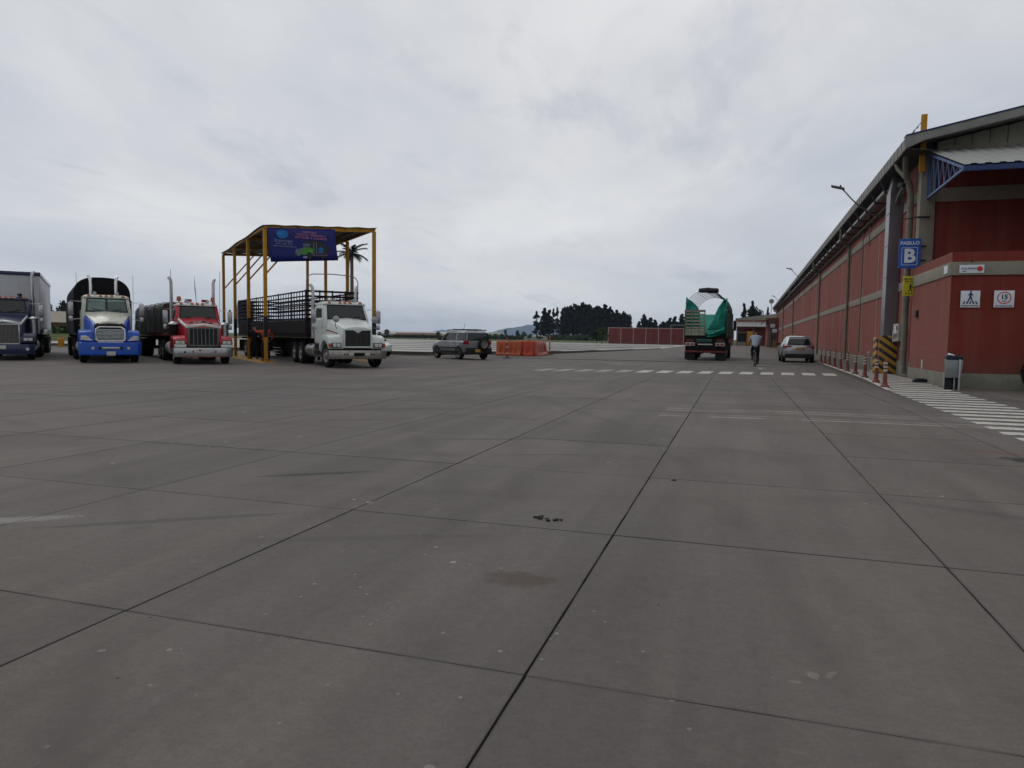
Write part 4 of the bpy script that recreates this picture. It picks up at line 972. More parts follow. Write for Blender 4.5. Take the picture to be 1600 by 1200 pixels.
# ---- navy, cut by the left edge
rN, dN = tractor('navy_truck', 'dark navy truck with white trailer cut off by the left edge', (-29.9, 22.6, 0), R(-42), m_navypt, 2.95, 'square', m_navypt, stacks=4.3, group=TG)
hood_square(rN, m_navypt, 2.12, 1.76, .68, .95, .76, m_whitept)
grille_v(rN, .64, .72, 1.66, .77, 24, m_chromed, pm('grille_bar', (.16, .15, .145), .4, metal=.5))
bumper(rN, m_navypt, .28, .74, .82, 1.18)
plate(rN, .99, .60, m_platew, -.05)
for sd in (-1, 1):
    wing(rN, sd, m_navypt, .66, 1.20, 1.28, .80, .84)
    headlamp(rN, .82, sd*.94, .96, .36, .14, m_chas)
    MB().cyl((.93, sd*.92, .52), (.985, sd*.92, .52), .07, n=12).build('fog_lamp', m_lens, rN)
    ac = MB().cyl((-.62, sd*1.08, 1.2), (-.62, sd*1.08, 1.9), .18, n=16).build('air_cleaner', m_chromed, rN)
    MB().lathe([(0, .12), (.15, .1), (.22, .03), (.22, -.01), (.18, -.02)], (-.62, sd*1.08, 1.91), 'z', 16).build('cap', m_chromed, ac)
MB().box(-1.3, -1.15, .42, .62, 2.98, 3.12).build('work_lamp', m_chas, rN, bevel=.02)

# ------------------------------------------------------------------ trailers
def hitch(loc, rt_, kx_, s=.93):
    return (loc[0]+math.cos(rt_)*kx_*s, loc[1]+math.sin(rt_)*kx_*s, 0)
def running_gear(t, xs, L_):
    f = MB()
    for y_ in (-.5, .5): f.box(-L_, .6, y_-.06, y_+.06, .95, 1.16)
    x = 0
    while x > -L_: f.box(x-.05, x+.05, -1.15, 1.15, 1.05, 1.17); x -= 1.0
    for x in xs: f.box(x-.08, x+.08, -.95, .95, .45, .6); f.box(x-.5, x+.5, -.62, -.5, .6, .95); f.box(x-.5, x+.5, .5, .62, .6, .95)
    f.build('chassis', m_chas, t, smooth=False)
    for x in xs:
        for sd in (-1, 1): wheel(t, x, sd*1.06, side=sd); wheel(t, x, sd*.74, side=sd)
    for sd in (-1, 1):
        MB().box(-2.6, -2.5, sd*.5, sd*.62, .05, 1.0).build('landing_leg', m_chas, t)
        MB().box(-L_+.05, -L_+.09, sd*.6, sd*1.2, .3, 1.0).build('mudflap', m_rubber, t)
# white box trailer
t = thing('box_trailer', 'tall white box trailer with navy top rail behind the navy truck', 'trailer', hitch((-29.9, 22.6), R(-42), -4.5), R(-42), None, .93)
m_boxw = pm('trailer_sheet', (.42, .43, .45), .4, var=.08, vs=.8, dirt=.3, dcol=(.2, .19, .18), stretch=(1, 1, .3))
MB().box(-9.6, 1.25, -1.22, 1.22, 1.2, 4.16).build('box', m_boxw, t, bevel=.03)
ps = MB().box(0, 1.16, 0, .012, 1.5, 4.1).mesh('side_panel', m_boxw, bevel=.004, seg=1, smooth=False)
for sd in (-1, 1):
    for i in range(9): link('side_panel', ps, t, (-9.5+1.18*i, 1.222 if sd > 0 else -1.234, 0))
for y_ in (-1.2, -.4, .4): MB().box(1.25, 1.262, y_, y_+.79, 1.4, 4.1).build('front_panel', m_boxw, t, bevel=.004, seg=1)
rl = MB()
for sd in (-1, 1): rl.box(-9.65, 1.30, sd*1.17, sd*1.27, 4.13, 4.30); rl.box(-9.65, 1.3, sd*1.2, sd*1.26, 1.16, 1.42)
rl.box(1.2, 1.31, -1.17, 1.17, 4.13, 4.30); rl.build('rails', m_navypt, t, bevel=.01)
running_gear(t, (-7.4, -8.7), 9.5)
# black covered body
t = thing('covered_trailer', 'black round topped covered trailer behind the blue truck', 'trailer', hitch((-24.85, 23.2), R(-39), -4.5), R(-39), None, .93)
m_cov = pm('black_tarpaulin', (.006, .0055, .007), .7, spec=.12, var=.35, vs=1.5, bump=.15, bs=3)
prof = [(1.2*math.copysign(abs(math.cos(a))**.72, math.cos(a)), 3.05+.95*math.sin(a)**.80) for a in [PI*k_/20 for k_ in range(21)]]
rings = []
for x in [1.2-i*.6 for i in range(18)]:
    sag = .012*math.sin(i*3.1)+(0 if (int((1.2-x)/.6) % 2) else .035)
    rings.append([(x, -1.2, 1.3), (x, -1.2, 2.3)] + [(x, -y_*(1.0), z+(-sag if 0 < z-3.0 else 0)) for y_, z in prof] + [(x, 1.2, 2.3), (x, 1.2, 1.3)])
MB().loft(rings).build('cover', m_cov, t, angle=30)
MB().box(1.2, 1.24, -1.15, 1.15, 1.2, 2.9).build('headboard', m_chas, t)
MB().box(-9.0, 1.2, -1.25, -1.2, 1.2, 2.9).box(-9.0, 1.2, 1.2, 1.25, 1.2, 2.9).build('side_boards', pm('dark_side', (.03, .03, .035), .7), t)
running_gear(t, (-6.6, -7.9), 8.9)
# flatbed with sheeted load
t = thing('flatbed_trailer', 'flatbed trailer with red frame behind the red truck', 'trailer', hitch((-21.2, 24.35), R(-41.5), -4.5), R(-37.5), None, .93)
MB().box(-9.5, 1.1, -1.24, 1.24, 1.2, 1.34).build('deck', pm('red_frame', (.13, .02, .02), .6, dirt=.6), t, bevel=.01)
running_gear(t, (-7.0, -8.3), 9.4)
k_ = hitch((-21.2, 24.35), R(-41.5), -4.5)
ld = thing('sheeted_load', 'dark grey wrinkled tarpaulin over a low load on the flatbed between blue and red trucks', 'load', (k_[0], k_[1], 1.34*.93), R(-37.5), None, .93)
rr_ = random.Random(3); rings = []
for x in [.6-.32*i for i in range(31)]:
    rings.append([(x+rr_.uniform(-.05, .05), y_*(1+rr_.uniform(-.03, .03)), max(0.01, z+rr_.uniform(-.06, .06)) if z > .02 else .005) for y_, z in
        ((-1.27, 0), (-1.26, .4), (-1.24, .8), (-1.22, 1.2), (-1.12, 1.42), (-.7, 1.47), (-.2, 1.44), (.3, 1.48), (.8, 1.45), (1.15, 1.40), (1.24, 1.1), (1.26, .6), (1.27, 0))])
MB().loft(rings).build('tarpaulin', pm('grey_tarpaulin', (.028, .030, .030), .42, var=.3, vs=1.5, bump=.2, bs=5), ld, angle=25)
rp = MB()
for x in (0, -1.8, -3.6, -5.4, -7.2): rp.tube([(x, -1.33, .05), (x, -1.3, 1.2), (x, -1.15, 1.49), (x, 0, 1.53), (x, 1.15, 1.48), (x, 1.3, 1.1), (x, 1.33, .05)], .015, 5)
rp.build('ropes', pm('rope', (.10, .09, .07), .9), ld)
# stake trailer (black lattice)
t = thing('stake_trailer', 'long trailer with black slatted lattice sides behind the white truck', 'trailer', hitch((-14.47, 24.95), R(-43), -4.5), R(-39.5), None, .93)
m_lat = pm('black_lattice', (.009, .008, .014), .7, spec=.1)
m_brd = pm('dark_boards', (.022, .019, .020), .85, dirt=.5, dcol=(.05, .043, .038), spec=.08)
LT = 12.6
MB().box(-LT, 1.25, -1.24, 1.24, 1.22, 1.42).build('deck', m_chas, t, bevel=.01)
ml = link  # short
rail = MB().box(-LT, 1.25, -.012, .012, -.034, .034).mesh('rail', m_lat, smooth=False)
stv = MB().box(-.04, .04, -.008, .008, 1.42, 3.36).mesh('stake', m_lat, smooth=False)
stp = MB().box(-.05, .05, -.02, .02, 1.42, 3.40).mesh('post', m_lat, smooth=False)
brd = MB().box(-.16, .16, -.012, .012, 1.42, 2.02).mesh('board', m_brd, bevel=.004, seg=1, smooth=False)
for sd in (-1, 1):
    for z in (2.06, 2.27, 2.48, 2.69, 2.90, 3.11, 3.34): link('rail', rail, t, (0, sd*1.235, z))
    x = 1.1; i = 0
    while x > -LT+.1:
        link('post' if i % 5 == 0 else 'stake', stp if i % 5 == 0 else stv, t, (x, sd*1.215, 0)); x -= .46; i += 1
    x = .97
    while x > -LT+.1: link('board', brd, t, (x, sd*1.245, 0)); x -= .34
ra2 = MB().box(-.02, .02, -1.24, 1.24, -.045, .045).mesh('rail', m_lat, smooth=False)
for xx in (1.25, -LT):
    for z in (2.06, 2.27, 2.48, 2.69, 2.90, 3.11, 3.34): link('rail', ra2, t, (xx, 0, z))
    for y_ in (-1.2, -.6, 0, .6, 1.2): link('post', stp, t, (xx-.03, y_, 0))
MB().box(1.22, 1.26, -1.24, 1.24, 1.42, 2.05).build('headboard', m_brd, t, smooth=False)
hp = [(1.24, -1.22, 3.3)] + [(1.24, -1.22+.34*(1-math.cos(a)), 4.12-.34*(1-math.sin(a))+.0) for a in (0, .4, .8, 1.2, PI/2)] + [(1.24, 0, 4.16)] + [(1.24, 1.22-.34*(1-math.cos(a)), 4.12-.34*(1-math.sin(a))) for a in (PI/2, 1.2, .8, .4, 0)] + [(1.24, 1.22, 3.3)]
MB().tube(hp, .022, 6).build('hoop', m_galv, t)
running_gear(t, (-9.6, -10.9), LT)
bt = MB()
for z in (.35, .5, .65): bt.tube([(-5.0, -1.1, z), (-3.6, -1.1, z)], .02, 6)
bt.build('side_guard', m_galv, t)
MB().prism([(-LT-.05, 1.7), (-LT-.75, 1.7), (-LT-.68, 2.6), (-LT-.30, 3.25), (-LT-.05, 3.34)], 'y', -1.22, -.3).build('rolled_sheet', pm('pale_blue_sheet', (.16, .18, .25), .6, var=.3), t)

# ------------------------------------------------------------------ green stake truck seen from behind
GT = thing('green_truck', 'green stake truck with bare roof hoops and loose green tarpaulin, seen from behind', 'truck', (-1.78, 45.0, 0), R(90-2.2), None, .97)
m_gcream = pm('cream_green_boards', (.29, .31, .225), .7, var=.18, vs=2, dirt=.45, dcol=(.07, .12, .085))
m_tgr = pm('green_tarpaulin', (.010, .205, .155), .45, var=.3, vs=1.1, bump=.25, bs=3)
m_ggr = pm('green_truck_paint', (.018, .075, .058), .5, dirt=.5, dcol=(.04, .04, .035))
m_sideb = pm('brown_side_boards', (.095, .075, .06), .8, dirt=.5, dcol=(.05, .045, .04))
# x forward (away), origin at the rear on the ground
f = MB()
for y_ in (-.45, .45): f.box(.1, 10.2, y_-.06, y_+.06, .8, 1.05)
f.box(.6, .8, -.9, .9, .42, .6); f.box(2.1, 2.3, -.9, .9, .42, .6); f.box(.05, .2, -1.18, 1.18, .95, 1.1); f.box(.2, 2.5, -.55, .55, .5, .95)
f.build('chassis', m_chas, GT, bevel=.01)
for x in (.95, 2.3):
    for sd in (-1, 1): wheel(GT, x, sd*1.08, side=sd); wheel(GT, x, sd*.76, side=sd)
for sd in (-1, 1): wheel(GT, 7.6, sd*1.05, side=sd)
MB().box(0, 8.0, -1.27, 1.27, 1.40, 1.56).build('deck', m_chas, GT, bevel=.01)
MB().box(-.03, .10, -1.26, 1.26, 1.12, 1.42).build('rear_beam', m_chas, GT, bevel=.01)
MB().box(-.06, -.03, -.42, .55, 1.15, 1.36).build('name_board', m_ggr, GT, bevel=.01)
for sd in (-1, 1):
    b_ = MB().box(-.05, -.02, sd*.62, sd*1.2, .92, 1.14).build('lamp_board', pm('white_board', (.36, .36, .33), .6, dirt=.5), GT, bevel=.01)
    for y_ in (.78, 1.04): MB().box(-.065, -.05, sd*y_-.09, sd*y_+.09, .98, 1.08).build('tail_lamp', m_redl, b_, bevel=.01)
    MB().box(-.05, -.02, sd*.7, sd*1.15, 1.20, 1.33).build('reflector', pm('dull_red', (.12, .03, .025), .5), GT, bevel=.01)
    MB().box(.10, .14, sd*.62, sd*1.25, .06, .62).build('mudflap', m_rubber, GT)
MB().box(-.08, -.02, -1.22, 1.22, .50, .62).build('bumper_bar', pm('red_bar', (.14, .015, .02), .5, dirt=.4), GT, bevel=.015)
MB().box(-.02, .08, -1.22, 1.22, .62, .92).build('tail_board', m_chas, GT, bevel=.01)
for sd in (-1, 1): MB().box(-.02, .04, sd*.75, sd*.85, .45, .95).build('bumper_arm', m_chas, GT, bevel=.01)
plate(GT, -.09, .40, m_platew, -.15, w=.42, h=.17)
MB().box(-.04, -.02, -.45, .45, .98, 1.06).build('lamp_strip', m_lens, GT)
# left tailgate, slatted (left in the picture = +y)
bdm = MB().box(-.02, .02, -.60, .60, -.045, .045).mesh('slat', m_gcream, bevel=.006, seg=1, smooth=False)
for z in (2.06, 2.27, 2.48, 2.69, 2.90, 3.08): link('slat', bdm, GT, (.02, .64, z))
for z0, z1 in ((1.58, 1.78), (1.80, 1.98)): MB().box(0, .04, .04, 1.24, z0, z1).build('board', m_gcream, GT, bevel=.008, seg=1)
for y_ in (.06, .40, .86, 1.22): MB().box(-.04, .0, y_-.03, y_+.03, 1.56, 3.15).build('gate_stile', pm('gate_steel', (.20, .185, .15), .6, dirt=.5, dcol=(.12, .06, .03)), GT, smooth=False)
MB().box(-.03, .03, .04, 1.26, 3.13, 3.19).build('gate_rail', m_galv, GT, smooth=False)
# side boards
sb_ = MB().box(0, .62, -.015, .015, 1.56, 3.1).mesh('side_board', m_sideb, bevel=.008, seg=1, smooth=False)
for sd in (-1, 1):
    for i in range(12): link('side_board', sb_, GT, (.08+.66*i, sd*1.25, 0))
    for i in range(5): MB().box(.02+1.95*i, .09+1.95*i, sd*1.26, sd*1.31, 1.45, 3.2).build('side_post', m_ggr, GT, smooth=False)
# hoops and ridge
for i in range(7):
    x = .06+i*1.3
    pts = [(x, 1.24*math.cos(a), 3.1+1.28*math.sin(a)**.85) for a in [PI*q/14 for q in range(15)]]
    MB().tube(pts, .018, 6).build('hoop', m_chas, GT)
for y_, z in ((-.55, 4.24), (0, 4.37), (.55, 4.24)): MB().tube([(.0, y_, z), (7.9, y_, z)], .012, 5).build('ridge_rail', m_chas, GT)
# tarpaulin rolled at the top
q = MB(); ro = random.Random(5); rings = []
for k_ in range(9):
    y_ = -.72+.15*k_; s_ = .6+.4*math.sin(PI*(k_+.5)/9)**.5
    rings.append([(-.03+.22*s_*math.cos(a)+ro.uniform(-.02, .02), y_, 4.40+.17*s_*math.sin(a)+ro.uniform(-.02, .02)-.05*abs(y_)) for a in [2*PI*j/10 for j in range(10)]])
q.loft(rings); q.build('rolled_cover', pm('dark_cover', (.025, .022, .025), .7, bump=.3, bs=6), GT, angle=60)
# green tarpaulin: flaps pulled down on both sides and the load behind
def cloth(rows, name, mat, sub=2, wob=.02, seed=1):
    ro = random.Random(seed)
    A = np.array(rows, float)
    for _ in range(sub):
        m0 = (A[:-1]+A[1:])/2; B = np.empty((A.shape[0]*2-1,)+A.shape[1:]); B[::2] = A; B[1::2] = m0; A = B
        m0 = (A[:, :-1]+A[:, 1:])/2; B = np.empty((A.shape[0], A.shape[1]*2-1, 3)); B[:, ::2] = A; B[:, 1::2] = m0; A = B
    nr, ncl = A.shape[:2]
    for i in range(nr):
        for j in range(ncl):
            A[i, j, 0] += wob*2*math.sin(j*.9+i*.35+seed)+ro.uniform(-wob, wob); A[i, j, 2] += ro.uniform(-wob, wob)*.6
    vs = [tuple(p) for r_ in A for p in r_]
    mb = MB().add(vs, [(i*ncl+j, i*ncl+j+1, (i+1)*ncl+j+1, (i+1)*ncl+j) for i in range(nr-1) for j in range(ncl-1)])
    o = mb.build(name, mat, GT, angle=80)
    sm_ = o.modifiers.new('thick', 'SOLIDIFY'); sm_.thickness = .02
    return o
cloth([[(.10, 1.26, 4.02), (.10, 1.18, 3.95), (.10, 1.1, 3.80)], [(.08, 1.26, 3.75), (.06, .95, 3.62), (.06, .72, 3.58)], [(.06, 1.26, 3.4), (.05, .85, 3.35), (.07, .50, 3.35)], [(.10, 1.24, 2.6), (.10, .8, 2.5), (.14, .40, 2.7)], [(.16, 1.2, 1.75), (.16, .7, 1.7), (.2, .35, 1.7)]], 'tarpaulin', m_tgr, 2, .04, 2)
cloth([[(.12, -1.26, 3.92), (.10, -1.18, 3.88), (.10, -1.05, 3.80)], [(.06, -1.26, 3.5), (.0, -.95, 3.45), (.02, -.72, 3.30)], [(.05, -1.24, 2.9), (-.05, -.85, 2.8), (.0, -.45, 2.6)], [(.05, -1.22, 2.35), (-.06, -.7, 2.3), (.02, -.22, 2.15)], [(.08, -1.2, 2.0), (.04, -.5, 1.95), (.1, -.05, 1.9)]], 'tarpaulin', m_tgr, 2, .055, 4)
cloth([[(.10, -1.2, 2.3), (-.06, -1.15, 2.1), (-.05, -1.2, 1.8)], [(.08, -.9, 2.05), (-.10, -.85, 1.88), (-.04, -.9, 1.66)], [(.05, -.5, 1.82), (-.12, -.5, 1.68), (-.04, -.5, 1.5)], [(.05, -.1, 1.70), (-.10, -.1, 1.58), (-.03, -.1, 1.46)]], 'tarpaulin', m_tgr, 2, .05, 6)
cloth([[(1.6, 1.2, 3.0), (1.5, .3, 2.95), (1.5, -.5, 2.92), (1.6, -1.2, 3.0)], [(.9, 1.2, 2.5), (.7, .3, 2.3), (.7, -.5, 2.3), (.9, -1.2, 2.5)], [(.4, 1.2, 1.7), (.25, .3, 1.62), (.25, -.5, 1.62), (.4, -1.2, 1.7)]], 'tarpaulin', m_tgr, 2, .03, 8)
MB().box(1.6, 7.9, -1.2, 1.2, 1.56, 2.95).build('load', m_tgr, GT, bevel=.1, seg=3)
# right side of the cover hanging along the hoops
cloth([[(.6+i*1.0, -1.27, 3.1), (.6+i*1.0, -1.20, 3.6), (.6+i*1.0, -1.02, 3.98)] for i in range(8)], 'side_cover', pm('dark_green_cover', (.012, .035, .028), .6, var=.3), 1, .02, 9)
MB().loft([[(8.2, -1.0, .9), (8.2, 1.0, .9), (8.2, 1.0, 2.9), (8.2, -1.0, 2.9)], [(9.6, -1.0, .9), (9.6, 1.0, .9), (9.6, 1.0, 2.9), (9.6, -1.0, 2.9)], [(10.1, -.95, .9), (10.1, .95, .9), (9.9, .95, 2.0), (9.9, -.95, 2.0)]]).build('cab', m_ggr, GT, bevel=.08)
for sd in (-1, 1): MB().box(9.0, 9.06, sd*1.28, sd*1.5, 2.0, 2.75).build('mirror', m_rubber, GT, bevel=.02)
for x in (3.4, 4.6, 5.8): MB().box(x, x+.9, -1.2, -.8, .6, 1.1).build('side_box', m_chas, GT, bevel=.03)

# ------------------------------------------------------------------ cars
CW_T, CW_R = wheel_mesh(.335, .21, .215, .55)
def spokes(parent, x, y, r, sd, z=.335):
    s_ = MB()
    for k_ in range(5):
        a = 2*PI*k_/5+.3; s_.bar((x+.03*math.cos(a), y, z+.03*math.sin(a)), (x+r*math.cos(a), y, z+r*math.sin(a)), .05, .02)
    return s_
def car(name, label, loc, rotz, paint, st, gh, wb, clad, glass=None, group=None, wr=1.0, scale=1):
    """st: (x, half width, z bottom, z shoulder, crown) stations rear to front; gh: greenhouse rings ((x0, x1, w, z), ...)."""
    r = thing(name, label, 'car', loc, rotz, group, scale)
    def ring(x, w, z0, z1, cr):
        zm = z0+(z1-z0)*.55
        return [(x, -w*.86, z0), (x, -w*.97, z0+.10), (x, -w, zm), (x, -w*.975, z1-.06), (x, -w*.90, z1), (x, 0, z1+cr), (x, w*.90, z1), (x, w*.975, z1-.06), (x, w, zm), (x, w*.97, z0+.10), (x, w*.86, z0)]
    MB().loft([ring(*s_) for s_ in st]).build('body', paint, r, bevel=.02, seg=2, smooth=True)
    def gring(x0, x1, w, z, rr=.12):
        return [(x1, -w*.7, z), (x1-.06, -w*.93, z), (x1-rr*2, -w, z), (x0+rr, -w, z), (x0, -w*.86, z), (x0, w*.86, z), (x0+rr, w, z), (x1-rr*2, w, z), (x1-.06, w*.93, z), (x1, w*.7, z)]
    MB().loft([gring(*g_) for g_ in gh]).build('roof', paint, r, bevel=.02)
    return r
def side_glass(r, gh, pts, sd, glass, name='window', off=.012):
    (xa, xb, wa, za), (xc, xd, wc, zc2) = gh[0], gh[1]
    def P_(x, z):
        t = (z-za)/(zc2-za); w = wa+(wc-wa)*t; return Vector((x, sd*(w+off), z))
    vs = [P_(x, z) for x, z in pts]; n_ = len(vs)
    return MB().add([tuple(v) for v in vs]+[(v.x, v.y-sd*.03, v.z) for v in vs], [tuple(range(n_)), tuple(range(2*n_-1, n_-1, -1))]+[(i, (i+1) % n_, n_+(i+1) % n_, n_+i) for i in range(n_)]).build(name, glass, r, smooth=False)
def arch(r, x, sd, w, mat, rad=.43, z=.335):
    p_ = []
    for k_ in range(15):
        a = R(-8+196*k_/14); p_.append((x+rad*math.cos(a), z+rad*math.sin(a)))
    MB().prism(p_, 'y', sd*(w-.10), sd*(w+.006)).build('wheel_arch', mat, r, bevel=.01)

m_silver = pm('silver_paint', (.20, .205, .215), .32, metal=.35, var=.05, dirt=.25, dcol=(.16, .15, .14), coat=.5)
m_silver2 = pm('pale_silver_paint', (.31, .322, .345), .28, metal=.35, var=.05, dirt=.2, dcol=(.25, .24, .23), coat=.6)
m_clad = pm('black_cladding', (.014, .014, .015), .6, dirt=.3, dcol=(.05, .045, .04))
# silver off-roader with spare wheel (x forward; origin below the centre)
ghS = [(-1.92, 1.05, .80, 1.02), (-1.82, .42, .70, 1.50), (-1.70, .28, .62, 1.58)]
ca_ = R(142); oc = Vector((-14.05, 37.2, 0)); cs, sn = math.cos(ca_), math.sin(ca_)
SU = car('silver_suv', 'silver off roader with spare wheel on its tailgate and roof bars, parked by orange barriers', (oc.x+cs*1.25, oc.y+sn*1.25, 0), ca_, m_silver,
    [(-2.0, .80, .42, 1.00, .02), (-1.9, .85, .34, 1.03, .02), (-1.2, .865, .26, 1.04, .02), (.6, .865, .24, 1.04, .02), (1.0, .86, .26, 1.02, .03), (1.7, .83, .32, .93, .05), (2.02, .74, .38, .80, .05), (2.10, .62, .42, .70, .03)], ghS, 2.5, m_clad)
for x in (-1.25, 1.25):
    for sd in (-1, 1):
        arch(SU, x, sd, .865, m_clad); wheel(SU, x, sd*.78, .335, sd, 0, CW_T, CW_R)
for sd in (-1, 1):
    side_glass(SU, ghS, [(.78, 1.06), (-.05, 1.06), (-.05, 1.47), (.30, 1.47)], sd, m_glass)
    side_glass(SU, ghS, [(-.13, 1.06), (-.78, 1.06), (-.80, 1.47), (-.13, 1.47)], sd, m_glass)
    side_glass(SU, ghS, [(-.96, 1.06), (-1.86, 1.06), (-1.80, 1.47), (-.98, 1.47)], sd, m_glass)
    MB().box(-1.2, 1.2, sd*.855, sd*.885, .36, .48).build('side_cladding', m_clad, SU, bevel=.02)
    MB().box(-.95, .85, sd*.862, sd*.878, .62, .67).build('rub_strip', m_clad, SU, bevel=.006)
    MB().box(-1.75, .35, sd*.62, sd*.66, 1.60, 1.65).build('roof_rail', m_clad, SU, bevel=.012)
    MB().loft([[(-2.02, sd*.62, .84), (-2.02, sd*.82, .84), (-2.02, sd*.82, 1.06), (-2.02, sd*.66, 1.06)], [(-1.80, sd*.66, .86), (-1.80, sd*.88, .86), (-1.80, sd*.87, 1.04), (-1.80, sd*.70, 1.04)]]).build('tail_lamp', m_redl, SU, bevel=.015)
    MB().box(.62, .80, sd*.86, sd*1.05, 1.04, 1.20).build('wing_mirror', m_clad, SU, bevel=.03)
    for x in (-.72, .12): MB().box(x, x+.16, sd*.862, sd*.885, .90, .93).build('door_handle', m_clad, SU, bevel=.006)
    hl = MB().box(1.85, 2.06, sd*.42, sd*.70, .66, .78).build('headlight', m_lens, SU, bevel=.03)
    sg_ = MB()
    for x in (.85, -.09, -.88): sg_.box(x-.005, x+.005, sd*.856, sd*.868, .45, 1.0)
    sg_.build('door_gap', m_clad, SU, smooth=False)
rz_ = lambda u, v, o=.012: Vector((-1.92+(-1.82+1.92)*v-o, u*(.80+(.70-.80)*v)*.86, 1.02+.48*v))
MB().slab(rz_(-1, .06), rz_(1, .06), rz_(1, .93), rz_(-1, .93), .02).build('rear_window', m_glass, SU, smooth=False)
ff = lambda u, v, o=.012: Vector((1.05+(.42-1.05)*v+o, u*(.80+(.70-.80)*v)*.72, 1.02+.48*v+.01))
MB().slab(ff(-1, .06), ff(1, .06), ff(1, .93), ff(-1, .93), .015).build('windscreen', m_glass, SU, smooth=False)
MB().box(-2.10, -1.85, -.81, .81, .32, .66).build('rear_bumper', m_clad, SU, bevel=.05, seg=3)
sp_ = link('spare_wheel', CW_R, SU, (-2.16, -.22, .86), (0, 0, R(-90))); sp_.scale = (.98, .85, .98)
link('tyre', CW_T, sp_)
MB().box(-2.05, -1.97, -.3, -.12, .8, .92).build('spare_bracket', m_clad, SU)
plate(SU, -2.125, .50, m_plate, .12)
for x in (-1.2, -.3): MB().box(x-.04, x+.04, -.66, .66, 1.64, 1.68).build('roof_bar', m_clad, SU, bevel=.01)
MB().tube([(-.35, 0, 1.6), (-.5, 0, 2.0)], .01, 4).build('antenna', m_clad, SU)

# pale silver crossover seen from behind
ghC = [(-2.02, 1.25, .80, .98), (-1.72, .35, .64, 1.46), (-1.45, .10, .54, 1.55)]
CC = car('silver_crossover', 'pale silver crossover seen from behind, with red wraparound lamps, beside the warehouse bollards', (3.55, 47.05, 0), R(90.5), m_silver2,
    [(-2.12, .70, .46, .90, .01), (-2.06, .80, .34, .98, .01), (-1.75, .88, .26, 1.02, .02), (-1.0, .89, .24, 1.0, .02), (.8, .885, .24, .99, .02), (1.3, .87, .26, .95, .04), (1.8, .82, .3, .84, .05), (2.1, .66, .38, .72, .03)], ghC, 2.6, m_clad)
for x in (-1.30, 1.30):
    for sd in (-1, 1):
        arch(CC, x, sd, .885, m_clad); wheel(CC, x, sd*.79, .335, sd, 0, CW_T, CW_R)
for sd in (-1, 1):
    side_glass(CC, ghC, [(.95, 1.02), (-.15, 1.02), (-.15, 1.42), (.25, 1.42)], sd, m_glass)
    side_glass(CC, ghC, [(-.22, 1.02), (-1.25, 1.06), (-1.20, 1.40), (-.22, 1.42)], sd, m_glass)
    MB().prism([(sd*.36, .965), (sd*.58, .86), (sd*.79, .83), (sd*.80, .97), (sd*.6, 1.0), (sd*.42, .99)], 'x', -2.115, -1.72, taper=[(sd*.5, .985), (sd*.7, .87), (sd*.893, .86), (sd*.885, 1.02), (sd*.72, 1.03), (sd*.6, 1.02)]).build('tail_lamp', m_redl, CC, bevel=.02)
    MB().box(.78, .95, sd*.87, sd*1.06, 1.0, 1.15).build('wing_mirror', m_clad, CC, bevel=.03)
    MB().box(-2.10, -2.02, sd*.5, sd*.76, .44, .50).build('reflector', m_redl, CC, bevel=.015)
    MB().box(-1.3, .9, sd*.875, sd*.90, .28, .42).build('side_cladding', m_clad, CC, bevel=.02)
    MB().box(-1.05, -.9, sd*.885, sd*.905, .86, .89).build('door_handle', m_chromed, CC, bevel=.006)
    MB().box(1.85, 2.06, sd*.42, sd*.72, .64, .76).build('headlight', m_lens, CC, bevel=.03)
rz_ = lambda u, v, o=.014: Vector((-2.02+.30*v-o, u*(.80+(.64-.80)*v)*.84, .98+.48*v))
MB().slab(rz_(-1, .10), rz_(1, .10), rz_(.98, .9), rz_(-.98, .9), .02).build('rear_window', m_glass, CC, bevel=.008)
MB().bar(rz_(-.05, .14, .03), rz_(.55, .28, .03), .02).build('wiper', m_clad, CC, smooth=False)
MB().box(-2.15, -1.95, -.78, .78, .28, .52).build('rear_bumper', m_clad, CC, bevel=.05, seg=3)
MB().loft([[(-2.10, -.80, .60), (-2.10, .80, .60), (-2.13, .78, .68), (-2.13, -.78, .68)], [(-2.03, -.82, .58), (-2.03, .82, .58), (-2.03, .82, .72), (-2.03, -.82, .72)]]).build('bumper_ridge', m_silver2, CC, bevel=.02)
MB().box(-2.13, -2.11, -.32, .32, .73, .90).build('plate_recess', m_chromed, CC, bevel=.01)
plate(CC, -2.145, .81, m_plate, 0)
MB().prism([(-1.75, 1.50), (-1.55, 1.57), (-1.4, 1.575), (-1.6, 1.52)], 'y', -.54, .54).build('roof_spoiler', m_silver2, CC, bevel=.01)
MB().tube([(-1.3, 0, 1.57), (-1.42, 0, 1.66)], .015, 5).build('antenna', m_clad, CC)

